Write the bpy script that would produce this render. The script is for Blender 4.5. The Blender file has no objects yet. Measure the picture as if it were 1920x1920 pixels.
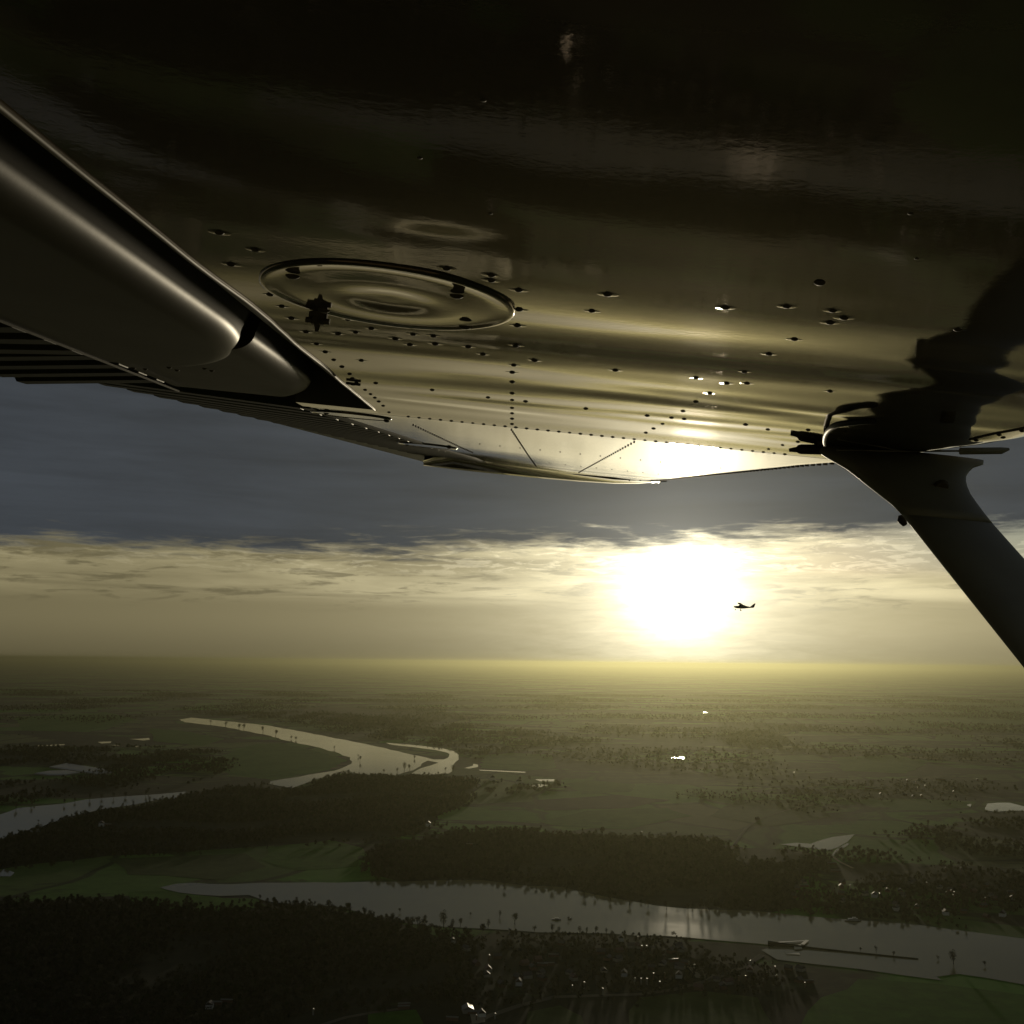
import bpy, bmesh, math, random
import numpy as np
from mathutils import Vector, Matrix

random.seed(7); rng = np.random.default_rng(7)
sc = bpy.context.scene
COL = sc.collection
R = math.radians

# ------------------------------------------------------------------ camera
F = 2059.0                       # focal length in pixels of the 1920 px photograph
H = 450.0                        # height above the river plain, metres
PITCH = math.atan(281 / F)
ROLL = 0.0100
fwd = Vector((0, math.cos(PITCH), math.sin(PITCH)))
rgt = Vector((math.cos(ROLL), -math.sin(ROLL) * fwd.z, math.sin(ROLL) * fwd.y)).normalized()
rgt = (rgt - fwd * rgt.dot(fwd)).normalized()
upv = rgt.cross(fwd).normalized()
camd = bpy.data.cameras.new('camera'); cam = bpy.data.objects.new('camera', camd); COL.objects.link(cam)
camd.sensor_width = 36; camd.lens = 36 * F / 1920; camd.clip_start = 0.02; camd.clip_end = 400000
cam.matrix_world = Matrix((rgt, upv, -fwd)).transposed().to_4x4()
sc.camera = cam
VC = Matrix((rgt, fwd, upv)).transposed()          # columns: right, forward, up

def ray(u, v):
    return (fwd + rgt * ((u - 960) / F) + upv * ((960 - v) / F)).normalized()
SUN = ray(1274, 1108)
SUN_EL = math.asin(SUN.z); SUN_AZ = math.atan2(SUN.x, SUN.y)

# ------------------------------------------------------------------ view
sc.render.engine = 'CYCLES'
sc.view_settings.view_transform = 'Standard'; sc.view_settings.look = 'None'
sc.view_settings.exposure = 0; sc.view_settings.gamma = 1; sc.view_settings.use_curve_mapping = False
cy = sc.cycles
cy.use_denoising = True; cy.max_bounces = 6; cy.glossy_bounces = 4; cy.diffuse_bounces = 2
cy.volume_bounces = 0; cy.transparent_max_bounces = 8; cy.sample_clamp_indirect = 4; cy.sample_clamp_direct = 0
cy.caustics_reflective = False; cy.caustics_refractive = False

# ------------------------------------------------------------------ node helper
class N:
    def __init__(s, nt): s.nt = nt; s.n = nt.nodes; s.l = nt.links
    def put(s, sock, val):
        if val is None: return
        if hasattr(val, 'is_output'): s.l.new(val, sock)
        else:
            if isinstance(val, (tuple, list)) and len(val) == 3 and len(sock.default_value) == 4: val = (*val, 1)
            sock.default_value = val
    def m(s, op, a, b=None, c=None, clamp=False):
        x = s.n.new('ShaderNodeMath'); x.operation = op; x.use_clamp = clamp
        for i, q in enumerate((a, b, c)):
            if q is not None: s.put(x.inputs[i], q)
        return x.outputs[0]
    def v(s, op, a, b=None):
        x = s.n.new('ShaderNodeVectorMath'); x.operation = op
        s.put(x.inputs[0], a)
        if b is not None: s.put(x.inputs[1], b)
        return x.outputs['Value'] if op in ('DOT_PRODUCT', 'LENGTH') else x.outputs[0]
    def scale(s, a, k):
        x = s.n.new('ShaderNodeVectorMath'); x.operation = 'SCALE'; s.put(x.inputs[0], a); s.put(x.inputs['Scale'], k); return x.outputs[0]
    def mix(s, f, a, b, mode='MIX'):
        x = s.n.new('ShaderNodeMix'); x.data_type = 'RGBA'; x.blend_type = mode; x.clamp_factor = True
        s.put(x.inputs[0], f); s.put(x.inputs[6], a); s.put(x.inputs[7], b); return x.outputs[2]
    def ss(s, x, lo, hi):
        k = s.n.new('ShaderNodeMapRange'); k.interpolation_type = 'SMOOTHSTEP'
        s.put(k.inputs[0], x); s.put(k.inputs[1], lo); s.put(k.inputs[2], hi); k.inputs[3].default_value = 0; k.inputs[4].default_value = 1
        return k.outputs[0]
    def comb(s, x, y, z):
        k = s.n.new('ShaderNodeCombineXYZ')
        for i, q in enumerate((x, y, z)): s.put(k.inputs[i], q)
        return k.outputs[0]
    def noise(s, vec, scale=5, detail=4, rough=.5, dist=0, lac=2):
        k = s.n.new('ShaderNodeTexNoise'); s.put(k.inputs['Vector'], vec)
        k.inputs['Scale'].default_value = scale; k.inputs['Detail'].default_value = detail
        k.inputs['Roughness'].default_value = rough; k.inputs['Distortion'].default_value = dist; k.inputs['Lacunarity'].default_value = lac
        return k.outputs['Fac']
    def ramp(s, f, stops):
        k = s.n.new('ShaderNodeValToRGB'); s.put(k.inputs[0], f)
        e = k.color_ramp.elements
        while len(e) < len(stops): e.new(0.5)
        for q, (p, col) in zip(e, stops): q.position = p; q.color = (*col, 1)
        return k.outputs[0]
    def expn(s, x, k):                       # exp(-x/k)
        return s.m('EXPONENT', s.m('MULTIPLY', x, -1.0 / k))

# ------------------------------------------------------------------ world: low sun behind a thin bright band, grey deck above
world = bpy.data.worlds.new('World'); sc.world = world; world.use_nodes = True
nt = world.node_tree; nt.nodes.clear(); W = N(nt)
tc = nt.nodes.new('ShaderNodeTexCoord'); d = W.v('NORMALIZE', tc.outputs['Generated'])
sep = nt.nodes.new('ShaderNodeSeparateXYZ'); nt.links.new(d, sep.inputs[0])
DEG = 57.29578
el = W.m('MULTIPLY', W.m('ARCSINE', sep.outputs[2]), DEG)
cs = W.v('DOT_PRODUCT', d, tuple(SUN))
th = W.m('MULTIPLY', W.m('ARCCOSINE', W.m('MINIMUM', cs, 0.999999)), DEG)
hx = W.v('DOT_PRODUCT', d, (math.cos(SUN_AZ), -math.sin(SUN_AZ), 0)); hy = W.v('DOT_PRODUCT', d, (math.sin(SUN_AZ), math.cos(SUN_AZ), 0))
az = W.m('MULTIPLY', W.m('ARCTAN2', hx, hy), DEG)
aaz = W.m('ABSOLUTE', az)
# cloud coordinates: deck seen in perspective (flat layer) and streaks by angle
inv = W.m('DIVIDE', 1.0, W.m('ADD', W.m('MAXIMUM', sep.outputs[2], 0.0), 0.045))
flat = W.comb(W.m('MULTIPLY', sep.outputs[0], inv), W.m('MULTIPLY', sep.outputs[1], inv), 0.0)
streak = W.comb(W.m('MULTIPLY', az, 0.085), W.m('MULTIPLY', W.m('ADD', el, W.m('MULTIPLY', az, 0.008)), 0.9), 0.3)
streakf = W.comb(W.m('MULTIPLY', az, 0.30), W.m('MULTIPLY', el, 2.2), 1.7)
n1 = W.noise(streak, 1.0, 6, .58, .35)
n2 = W.noise(streakf, 1.0, 6, .62, .5)
n3 = W.noise(flat, .55, 5, .55, .3)
n4 = W.noise(flat, 2.3, 5, .6, .4)
n5 = W.noise(W.comb(W.m('MULTIPLY', az, .62), W.m('MULTIPLY', el, 3.4), 4.2), 1.0, 6, .66, .6)
# low haze of the sky
lowc = W.v('ADD', W.scale((.215, .184, .096), W.m('ADD', .55, W.m('MULTIPLY', .45, W.expn(aaz, 28)))), W.scale((.50, .43, .26), W.expn(th, 8.5)))
asym = W.m('ADD', 1.0, W.m('MULTIPLY', W.ss(az, 2.0, 12.0), .35))
lowc = W.scale(lowc, asym)
hor = W.m('ADD', .74, W.m('MULTIPLY', .34, W.ss(el, -.2, 2.2)))     # thick layer right at the horizon
lowc = W.scale(lowc, hor)
# bright streaked band 3-5.5 deg
bandm = W.m('MULTIPLY', W.ss(el, 2.6, 3.6), W.ss(n1, .30, .70))
bandc = W.v('ADD', W.scale(lowc, 1.55), W.scale((.34, .32, .23), W.expn(th, 13)))
grey = W.scale(lowc, .62)
c = W.mix(W.m('MULTIPLY', bandm, .9), lowc, bandc)
c = W.mix(W.m('MULTIPLY', W.m('MULTIPLY', W.ss(el, 2.3, 3.2), W.ss(n2, .50, .64)), .75), c, grey)
line_el = W.m('SUBTRACT', 2.95, W.m('MULTIPLY', az, .020)); lt = W.m('DIVIDE', W.m('SUBTRACT', el, W.m('ADD', line_el, W.m('MULTIPLY', W.m('SUBTRACT', n1, .5), .25))), .09)
c = W.mix(W.m('MULTIPLY', W.m('EXPONENT', W.m('MULTIPLY', W.m('MULTIPLY', lt, lt), -1.0)), W.m('MULTIPLY', W.ss(az, 0.0, -10.0), .30)), c, grey)
# gaps of open sky (Nishita) low on the right
sky = nt.nodes.new('ShaderNodeTexSky'); sky.sky_type = 'NISHITA'; sky.sun_disc = False
sky.sun_elevation = SUN_EL; sky.sun_rotation = SUN_AZ; sky.altitude = 500; sky.air_density = 1; sky.dust_density = 1.5; sky.ozone_density = 2
nis = W.v('ADD', W.scale(sky.outputs[0], .025), W.scale((.105, .165, .165), 1.0))
gap = W.m('MULTIPLY', W.m('MULTIPLY', W.ss(el, 4.0, 4.9), W.ss(az, 4.0, 9.5)), W.ss(n1, .78, .56))
gap2 = W.m('MULTIPLY', W.m('MULTIPLY', W.ss(el, 4.6, 5.2), W.ss(n2, .6, .72)), W.m('MULTIPLY', W.ss(az, -4.0, 6.0), .35))
c = W.mix(W.m('MULTIPLY', W.m('MAXIMUM', gap, gap2), .85), c, nis)
# edge lit cumulus crumbs under the deck
crumb = W.m('MULTIPLY', W.m('MULTIPLY', W.ss(el, 4.2, 4.9), W.ss(n5, .50, .60)), W.expn(th, 13))
c = W.v('ADD', c, W.scale((.42, .38, .27), crumb))
# glow of the sun through thin cloud
th2 = W.m('MULTIPLY', th, th)
thw = W.m('POWER', th, 1.9)
de = W.m('SUBTRACT', el, math.degrees(SUN_EL))
the = W.m('SQRT', W.m('ADD', W.m('MULTIPLY', W.m('MULTIPLY', az, az), .60), W.m('MULTIPLY', de, de)))
glow = W.m('ADD', W.m('MULTIPLY', 7.0, W.expn(the, .82)), W.m('MULTIPLY', 1.30, W.expn(th, 3.8)))
glow = W.m('MULTIPLY', glow, W.m('ADD', .15, W.m('MULTIPLY', .85, W.ss(cs, .6, .95))))
glow = W.m('MULTIPLY', glow, W.m('ADD', .25, W.m('MULTIPLY', .75, W.m('ADD', n2, n5))))
c = W.v('ADD', c, W.scale((1.0, .93, .70), glow))
# the deck
deck = W.v('ADD', W.scale((.040, .047, .057), W.m('ADD', .05, W.m('MULTIPLY', .95, W.m('ADD', n3, n1)))), W.scale((.46, .44, .37), W.expn(th, 3.3)))
deck = W.v('ADD', deck, W.scale((.052, .046, .024), W.expn(aaz, 16)))
edge = W.m('ADD', W.m('ADD', 6.05, W.m('MULTIPLY', W.m('MAXIMUM', W.m('MINIMUM', az, 40.0), -60.0), .028)), W.m('MULTIPLY', W.m('SUBTRACT', n1, .5), 2.2))
edge = W.m('ADD', edge, W.m('ADD', W.m('MULTIPLY', W.m('SUBTRACT', n4, .5), 1.1), W.m('MULTIPLY', W.m('SUBTRACT', n2, .5), 2.6)))
dm = W.ss(el, W.m('SUBTRACT', edge, .40), W.m('ADD', edge, .85))
c = W.mix(dm, c, deck)
bg = nt.nodes.new('ShaderNodeBackground'); nt.links.new(c, bg.inputs[0]); bg.inputs[1].default_value = 1.0
# dust layer darker well away from the sun is part of lowc; output
out = nt.nodes.new('ShaderNodeOutputWorld'); nt.links.new(bg.outputs[0], out.inputs[0])
world.cycles.sampling_method = 'MANUAL'; world.cycles.sample_map_resolution = 2048

# ------------------------------------------------------------------ sun
sd = bpy.data.lights.new('sun', 'SUN'); sd.energy = 1.0; sd.angle = R(2.5); sd.color = (1, .86, .60)
sun = bpy.data.objects.new('sun', sd); COL.objects.link(sun)
sun.rotation_euler = SUN.to_track_quat('Z', 'Y').to_euler(); sun.location = (0, 0, 300)

# ------------------------------------------------------------------ generic helpers
def tag(o, label=None, cat=None, group=None, kind=None):
    if label: o['label'] = label
    if cat: o['category'] = cat
    if group: o['group'] = group
    if kind: o['kind'] = kind
    return o
def link(name, me, parent=None, mat=None, smooth=False):
    o = bpy.data.objects.new(name, me); COL.objects.link(o)
    if parent: o.parent = parent
    if mat and not me.materials: me.materials.append(mat)
    if smooth:
        me.polygons.foreach_set('use_smooth', [True] * len(me.polygons))
    return o
def mesh(name, V, Fc, mat=None, parent=None, smooth=False):
    me = bpy.data.meshes.new(name); me.from_pydata([tuple(p) for p in V], [], [tuple(f) for f in Fc]); me.update()
    return link(name, me, parent, mat, smooth)
def empty(name, loc=(0, 0, 0), rz=0):
    o = bpy.data.objects.new(name, None); COL.objects.link(o); o.location = loc; o.rotation_euler = (0, 0, rz); o.empty_display_size = .2
    return o
def grid_faces(nr, ncol, off=0, wrap=False):
    out = []
    for i in range(nr - 1):
        for j in range(ncol - (0 if wrap else 1)):
            a = off + i * ncol + j; b = off + i * ncol + (j + 1) % ncol
            out.append((a, b, b + ncol, a + ncol))
    return out
def tube(P, rad, k=10):
    """vertices and faces of a capped tube through the points P"""
    V = []; P = [Vector(p) for p in P]
    rad = rad if isinstance(rad, (list, tuple)) else [rad] * len(P)
    n0 = None
    for i, p in enumerate(P):
        t = (P[min(i + 1, len(P) - 1)] - P[max(i - 1, 0)]).normalized()
        if n0 is None: n0 = t.orthogonal().normalized()
        n0 = (n0 - t * n0.dot(t)).normalized(); b = t.cross(n0)
        for j in range(k):
            a = 2 * math.pi * j / k; V.append(p + (n0 * math.cos(a) + b * math.sin(a)) * rad[i])
    Fc = grid_faces(len(P), k, wrap=True)
    Fc.append(tuple(range(k))[::-1]); Fc.append(tuple(range((len(P) - 1) * k, len(P) * k)))
    return V, Fc
def join(parts):
    V = []; Fc = []
    for v, f in parts:
        o = len(V); V += list(v); Fc += [tuple(i + o for i in q) for q in f]
    return V, Fc
def box(x0, x1, y0, y1, z0, z1):
    V = [(x, y, z) for z in (z0, z1) for y in (y0, y1) for x in (x0, x1)]
    return V, [(0, 2, 3, 1), (4, 5, 7, 6), (0, 1, 5, 4), (2, 6, 7, 3), (0, 4, 6, 2), (1, 3, 7, 5)]

# ------------------------------------------------------------------ materials
def mat(name, col, rough=.5, metal=0, spec=.5, coat=0, coatr=.1, noise=None, bump=None, ior=1.45):
    m = bpy.data.materials.new(name); m.use_nodes = True; n = N(m.node_tree); b = m.node_tree.nodes['Principled BSDF']
    b.inputs['Base Color'].default_value = (*col, 1); b.inputs['Roughness'].default_value = rough
    b.inputs['Metallic'].default_value = metal; b.inputs['Specular IOR Level'].default_value = spec; b.inputs['IOR'].default_value = ior
    b.inputs['Coat Weight'].default_value = coat; b.inputs['Coat Roughness'].default_value = coatr
    t = m.node_tree.nodes.new('ShaderNodeTexCoord').outputs['Object']
    if noise:
        sca, amt = noise
        f = n.noise(t, sca, 6, .6)
        k = n.m('ADD', 1 - amt, n.m('MULTIPLY', f, 2 * amt))
        n.put(b.inputs['Base Color'], n.scale(col, k))
        n.put(b.inputs['Roughness'], n.m('ADD', rough - .06, n.m('MULTIPLY', f, .12)))
    if bump:
        sca, dist = bump
        q = m.node_tree.nodes.new('ShaderNodeBump'); q.inputs['Distance'].default_value = dist; q.inputs['Strength'].default_value = 1
        n.put(q.inputs['Height'], n.noise(t, sca, 5, .6)); n.put(b.inputs['Normal'], q.outputs[0])
    return m

def skin_material():
    """old glossy white paint on sheet metal, grimy and streaked along the airflow"""
    m = bpy.data.materials.new('aircraft_paint'); m.use_nodes = True; n = N(m.node_tree); b = m.node_tree.nodes['Principled BSDF']
    t = m.node_tree.nodes.new('ShaderNodeTexCoord').outputs['Object']
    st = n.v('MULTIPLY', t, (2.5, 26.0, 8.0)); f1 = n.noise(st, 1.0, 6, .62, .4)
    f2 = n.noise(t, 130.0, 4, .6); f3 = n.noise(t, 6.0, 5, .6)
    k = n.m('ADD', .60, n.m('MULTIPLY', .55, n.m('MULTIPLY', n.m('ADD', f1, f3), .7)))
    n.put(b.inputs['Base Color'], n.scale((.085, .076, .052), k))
    r = n.m('ADD', .022, n.m('MULTIPLY', n.ss(f1, .42, .75), .012))
    n.put(b.inputs['Roughness'], n.m('ADD', r, n.m('MULTIPLY', f3, .016)))
    b.inputs['IOR'].default_value = 2.1; b.inputs['Specular IOR Level'].default_value = .5
    n.put(b.inputs['Specular Tint'], (1.0, .70, .46, 1))
    q = m.node_tree.nodes.new('ShaderNodeBump'); q.inputs['Distance'].default_value = .00004
    n.put(q.inputs['Height'], f2); 
    q2 = m.node_tree.nodes.new('ShaderNodeBump'); q2.inputs['Distance'].default_value = .00003
    fl = n.noise(n.v('MULTIPLY', t, (3.5, 22.0, 3.0)), 1.0, 3, .5, .3)
    n.put(q2.inputs['Height'], fl); n.l.new(q.outputs[0], q2.inputs['Normal'])
    n.put(b.inputs['Normal'], q2.outputs[0])
    return m
M_SKIN = skin_material()
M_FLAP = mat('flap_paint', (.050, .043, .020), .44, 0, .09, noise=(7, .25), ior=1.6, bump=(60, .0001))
M_DARK = mat('cove_metal', (.13, .12, .09), .55, noise=(12, .4))
M_STRUT = mat('strut_paint', (.30, .285, .20), .45, noise=(9, .3), bump=(90, .0001))
M_RIVET = mat('rivet_metal', (.12, .098, .055), .6, 0, .25, noise=(300, .3))
M_HOSE = mat('hose_rubber', (.045, .038, .026), .5, noise=(80, .3))
M_CABIN = mat('cabin_paint', (.20, .19, .16), .4, noise=(5, .2))
M_GLASS = mat('plexiglass', (.03, .03, .03), .05)

# ================================================================== THE AIRCRAFT WE SIT IN
# frame: x = towards the nose (c), y = outboard along the wing (s), z = normal of the wing (n); the eye is at its origin
TH = math.atan(.10)
ax_s = Vector(((961 - 960) / F, 1.0, (960 - 980) / F)).normalized()
ax_c = Vector((math.cos(TH), 0, -math.sin(TH))); ax_c = (ax_c - ax_s * ax_c.dot(ax_s)).normalized()
ax_n = ax_c.cross(ax_s)
AC = VC @ Matrix((ax_c, ax_s, ax_n)).transposed()
plane = empty('high_wing_aeroplane'); plane.matrix_world = AC.to_4x4()
tag(plane, 'underside of a high wing light aeroplane with riveted glossy skin, strut and flap', 'aeroplane')

H0 = .172; DIH = .0193; SR = 2.0
def wray(u, v):
    q = AC.transposed() @ ray(u, v); return q.x / q.y, q.z / q.y
def P(u, v, s):                                  # a point of the aircraft at outboard distance s
    c_, n_ = wray(u, v); return Vector((c_ * s, s, n_ * s))
def on_skin(u, v):
    c_, n_ = wray(u, v); s = H0 / n_
    if s > SR: s = (H0 - DIH * SR) / (n_ - DIH)
    return c_ * s, s
def sm(x, a, b):
    t = np.clip((x - a) / (b - a), 0, 1); return t * t * (3 - 2 * t)

CLE = ([-1, 1.6, 2.0, 2.3, 4.2, 4.6], [.79, .78, .76, .735, .68, .66])
HNG = ([1.8, 1.95, 2.6, 3.9, 4.5], [-.40, -.385, -.298, -.150, -.120])
waves = []
for i in range(46):
    lam = rng.uniform(.10, .42); ang = rng.normal(0, .10); ph = rng.uniform(0, 6.28); k = 2 * math.pi / lam
    waves.append((k * math.sin(ang) * .55, k * math.cos(ang), ph, .00085 * lam * rng.uniform(.4, 1.0)))
_ss = np.linspace(-1, 6, 1400)
_sl = np.interp(_ss, [.60, .74, .84, .92, .98, 1.04, 1.10, 1.19, 1.24, 1.30, 1.42, 1.475, 1.52, 1.57, 1.70, 1.90, 2.0],
                     [0, .006, .013, .022, .024, .012, -.018, -.016, .006, .010, .004, -.018, -.016, .004, .002, .0005, 0])
_sn = np.cumsum(_sl) * (_ss[1] - _ss[0]); 
def swell(c, s):
    # oil-canning of the thin sheet between its ribs: long soft ridges parallel to the ribs
    q = s + .060 * np.sin(2.9 * c + .8) + .010 * np.sin(9 * c + 4 * s) + .045 * np.clip(c - .25, 0, 1)
    rip = .00011 * np.sin(2 * math.pi * (s + .05 * np.sin(5 * c)) / .15) * sm(c, .18, .42) + .00007 * np.sin(2 * math.pi * (s + .03 * np.sin(7 * c + 1)) / .088) * sm(c, .26, .5)
    return (np.interp(q, _ss, _sn) - .0022 * sm(s, .8, 2.0)) * (.62 + .38 * np.cos(2.0 * (c - .12))) + rip
_dn = np.random.default_rng(21)
_dents = [(_dn.uniform(-.25, .62), _dn.uniform(.72, 1.78), _dn.uniform(.07, .20), _dn.uniform(.030, .060), _dn.choice([-1, 1]) * _dn.uniform(.00030, .00075), _dn.uniform(-.12, .12)) for _ in range(42)]
def oilcan(c, s):
    w = 0
    for dc, ds, a, b, h, sk in _dents:
        x = (c - dc) / a; y = (s - ds - sk * (c - dc)) / b; w = w + h * np.exp(-(x * x + y * y))
    return w
def wave(c, s):
    w = 0
    for kc, ks, ph, a in waves: w = w + a * np.sin(kc * c + ks * s + ph + .6 * np.sin(2.1 * c + 1.3 * s))
    w = w * .20 + swell(c, s) + oilcan(c, s)
    env = .10 + .90 * sm(s, .35, .75) * (1 - .86 * sm(s, 1.84, 2.0)) 
    env = env * (1 - .5 * sm(s, 2.0, 2.5) * 1.0)
    return w * env
def base(c, s):
    n = H0 + DIH * np.maximum(s - SR, 0)
    n = n + .015 * sm(s, 3.0, 4.4) * np.clip((.2 - c) / .5, 0, 1)
    return n
def dents(c, s):
    # a hand-sized dent near the root, shaped to mirror a pale patch, and the soft dish around the fuel sender plate
    q = .0011 * .5 * (1 + np.tanh((s - .668) / .014)) * np.exp(-((c + .062) / .030) ** 2) * np.exp(-np.maximum(s - .69, 0) ** 2 / .02)
    q = q - .0002 * np.exp(-(((c + .10) / .15) ** 2 + ((s - .70) / .035) ** 2))
    return q
def skin_n(c, s):
    cle = np.interp(s, *CLE); t = np.clip((c - (cle - .18)) / .18, 0, 1)
    return base(c, s) + wave(c, s) + dents(c, s) + .11 * (1 - np.sqrt(np.maximum(1 - t * t, 0)))

def skin_sheet(name, s_list, back, ncol, lab=None):
    s_list = np.asarray(s_list); rows = []
    for s in s_list:
        cle = np.interp(s, *CLE); b = back(s)
        ca = np.linspace(b, cle - .18, ncol); t = np.sin(np.linspace(0, math.pi / 2, 22))[1:]
        cb = cle - .18 + .18 * t
        rows.append(np.concatenate([ca, cb]))
    Cc = np.array(rows); S = np.repeat(s_list[:, None], Cc.shape[1], 1); Z = skin_n(Cc, S)
    V = np.stack([Cc, S, Z], -1).reshape(-1, 3)
    o = mesh(name, V.tolist(), [f[::-1] for f in grid_faces(*Cc.shape)], M_SKIN, plane, True)
    if lab: o['label'] = lab
    return o
skin_sheet('lower_skin', np.arange(-.30, 2.0021, .0085), lambda s: -.26, 150)
skin_sheet('lower_skin', np.arange(2.0, 4.451, .013), lambda s: float(np.interp(s, *HNG)), 130)
# strip behind the inboard bay
ss_ = np.linspace(1.925, 2.0, 6); cc_ = np.linspace(-.40, -.258, 14)
Cg, Sg = np.meshgrid(cc_, ss_); Zg = base(Cg, Sg) + .0006
mesh('closing_rib', np.stack([Cg, Sg, Zg], -1).reshape(-1, 3).tolist(), [f[::-1] for f in grid_faces(*Cg.shape)], M_SKIN, plane, True)
v, f = box(-.40, -.262, 1.921, 1.9245, H0 + .001, H0 + .095); mesh('closing_web', v, f, M_DARK, plane)

# upper skin (keeps the sky off the underside)
rows = []
for s in np.linspace(-.3, 4.95, 40):
    cle = np.interp(s, *CLE); te = np.interp(s, [-.3, 2.0, 4.9], [-.85, -.85, -.42]); b0 = H0 + DIH * max(s - SR, 0) + .11
    nt_ = .158 if s < 1.95 else .20 + .03 * (s - 1.95) / 2.9
    pts = []
    for t in np.linspace(0, 1, 14):
        c_ = cle + (te - cle) * t; th_ = .09 * (1 - .35 * max(s - 2, 0) / 2.9) * math.sqrt(max(t, 0)) * (1 - t) * 2.2
        pts.append((c_, s, b0 * (1 - t) + nt_ * t + th_))
    rows += pts
mesh('upper_skin', rows, grid_faces(40, 14), M_CABIN, plane, True)

# flap cove
v, f = join([box(-.2655, -.2615, -.3, 1.92, H0 + .002, H0 + .10), box(-.46, -.266, -.3, 1.918, H0 + .100, H0 + .103)])
mesh('flap_cove', v, f, M_DARK, plane)
v, f = box(-.2645, -.2610, .58, 1.08, H0 + .012, H0 + .074)
v, f = join([box(-.2720, -.2665, .60, 1.06, H0 + .022, H0 + .070)])
mesh('cove_stiffener', v, f, mat('primed_metal', (.3, .3, .29), .5, noise=(20, .3)), plane)
v, f = tube([(-.2605, s, H0 - .0006 + float(wave(np.array(-.26), np.array(s)))) for s in np.linspace(-.3, 1.923, 60)], .0022, 8)
mesh('skin_lip', v, f, mat('bare_edge', (.14, .12, .07), .55, noise=(60, .3)), plane, True)

# flap
def flap_body(name, s0, s1, nose, dz, ns, lift=0.0):
    rows = []; S = np.linspace(s0, s1, ns)
    for s in S:
        cn = nose(s); pts = [(cn + .030, H0 + dz + .086), (cn + .014, H0 + dz + .055)]
        for a in np.linspace(0, math.pi / 2, 14):
            pts.append((cn + .004 - .034 * (1 - math.cos(a)), H0 + dz + .024 * (1 - math.sin(a))))
        for t in np.linspace(0, 1, 14)[1:]:
            c0 = cn - .030; pts.append((c0 + (-.61 - c0) * t, H0 + dz))
        for t in np.linspace(0, 1, 6)[1:]:
            if t < .21: pts.append((-.612, H0 + dz + .012))
            pts.append((-.61 - .24 * t, H0 + .012 + dz - (.022 + dz) * t))
        pts.append((-.85, .150 + .016)); pts.append((-.60, H0 + .045)); pts.append((cn - .02, H0 + .090)); 
        rows.append([(c_, s, n_) for c_, n_ in pts])
    k = len(rows[0]); V = [p for r in rows for p in r]
    Fc = [q[::-1] for q in grid_faces(len(rows), k, wrap=True)]
    Fc.append(tuple(range(k))); Fc.append(tuple(range((len(rows) - 1) * k, len(rows) * k))[::-1])
    o = mesh(name, V, Fc, M_FLAP, plane, True)
    md = o.modifiers.new('split', 'EDGE_SPLIT'); md.split_angle = R(45)
    return o
def nose_in(s):
    t = min(max((s - 1.18) / .395, 0), 1); return -.34 - .20 * (1 - math.sqrt(1 - t * t))
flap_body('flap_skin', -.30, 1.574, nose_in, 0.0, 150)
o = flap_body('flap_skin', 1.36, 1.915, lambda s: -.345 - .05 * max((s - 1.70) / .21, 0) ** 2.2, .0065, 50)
o['label'] = 'outer end panel of the flap'

# pressed corrugations: flap and aileron, each bead a part
def bead(name, a, b, w, dep, parent=plane, m=None):
    """a bead from point a (front) to b (trailing edge), half width w, hanging dep below"""
    a = Vector(a); b = Vector(b); y = Vector((0, 1, 0)); V = []
    for t, k, kw in ((0, .0, .9), (.008, 1, 1), (1, .8, 1)):
        p = a.lerp(b, t)
        for q, z in ((-1, .002), (-.55, -1), (.55, -1), (1, .002)):
            V.append(p + y * q * w * kw + Vector((0, 0, (z * dep * k) if z < 0 else .002)))
    Fc = []
    for i in range(2):
        for j in range(3): o_ = i * 4 + j; Fc.append((o_, o_ + 4, o_ + 5, o_ + 1))
    Fc += [(8, 9, 10, 11)[::-1], (0, 1, 2, 3), (0, 3, 7, 4), (4, 7, 11, 8)]
    return mesh(name, V, Fc, m or M_FLAP2, parent)
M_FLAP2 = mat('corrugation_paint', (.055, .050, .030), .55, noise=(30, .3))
for s in np.arange(.62, 1.91, .0885):
    lf = .0065 if s > 1.56 else 0.0
    bead('corrugation', (-.616, s, H0 + .0112 + lf), (-.852, s, .1615), .034, .0105)

# hinge line wire along the front of the flap beads
v, f = tube([(-.603, s, H0 - .0015) for s in np.linspace(.5, 1.915, 12)], .0018, 6)
mesh('flap_seam', v, f, M_DARK, plane)

# aileron
TEC = lambda s: float(np.interp(s, [2.0, 2.35, 3.02, 4.4], [-.86, -.80, -.70, -.412]))
TEN = lambda s: float(np.interp(s, [2.0, 2.35, 3.02, 4.4], [.186, .194, .210, .2315]))
rows = []
for s in np.arange(2.012, 4.401, .02):
    h = float(np.interp(s, *HNG)); nb = float(base(np.array(h), np.array(s)))
    pts = [(h - .012, nb + .03), (h - .004, nb + .004), (h - .014, nb - .0015), (h - .036, nb - .0015), (h - .038, nb + .0085)]
    for t in np.linspace(0, 1, 8)[1:]:
        pts.append((h - .038 + (TEC(s) - h + .038) * t, (nb + .0085) * (1 - t) + (TEN(s) + .008) * t))
    pts += [(TEC(s), TEN(s) + .012), (h - .10, nb + .05)]
    rows.append([(c_, s, n_) for c_, n_ in pts])
k = len(rows[0])
o = mesh('aileron', [p for r in rows for p in r], [q[::-1] for q in grid_faces(len(rows), k, wrap=True)] + [tuple(range(k)), tuple(range((len(rows) - 1) * k, len(rows) * k))[::-1]], M_FLAP2, plane)
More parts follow.
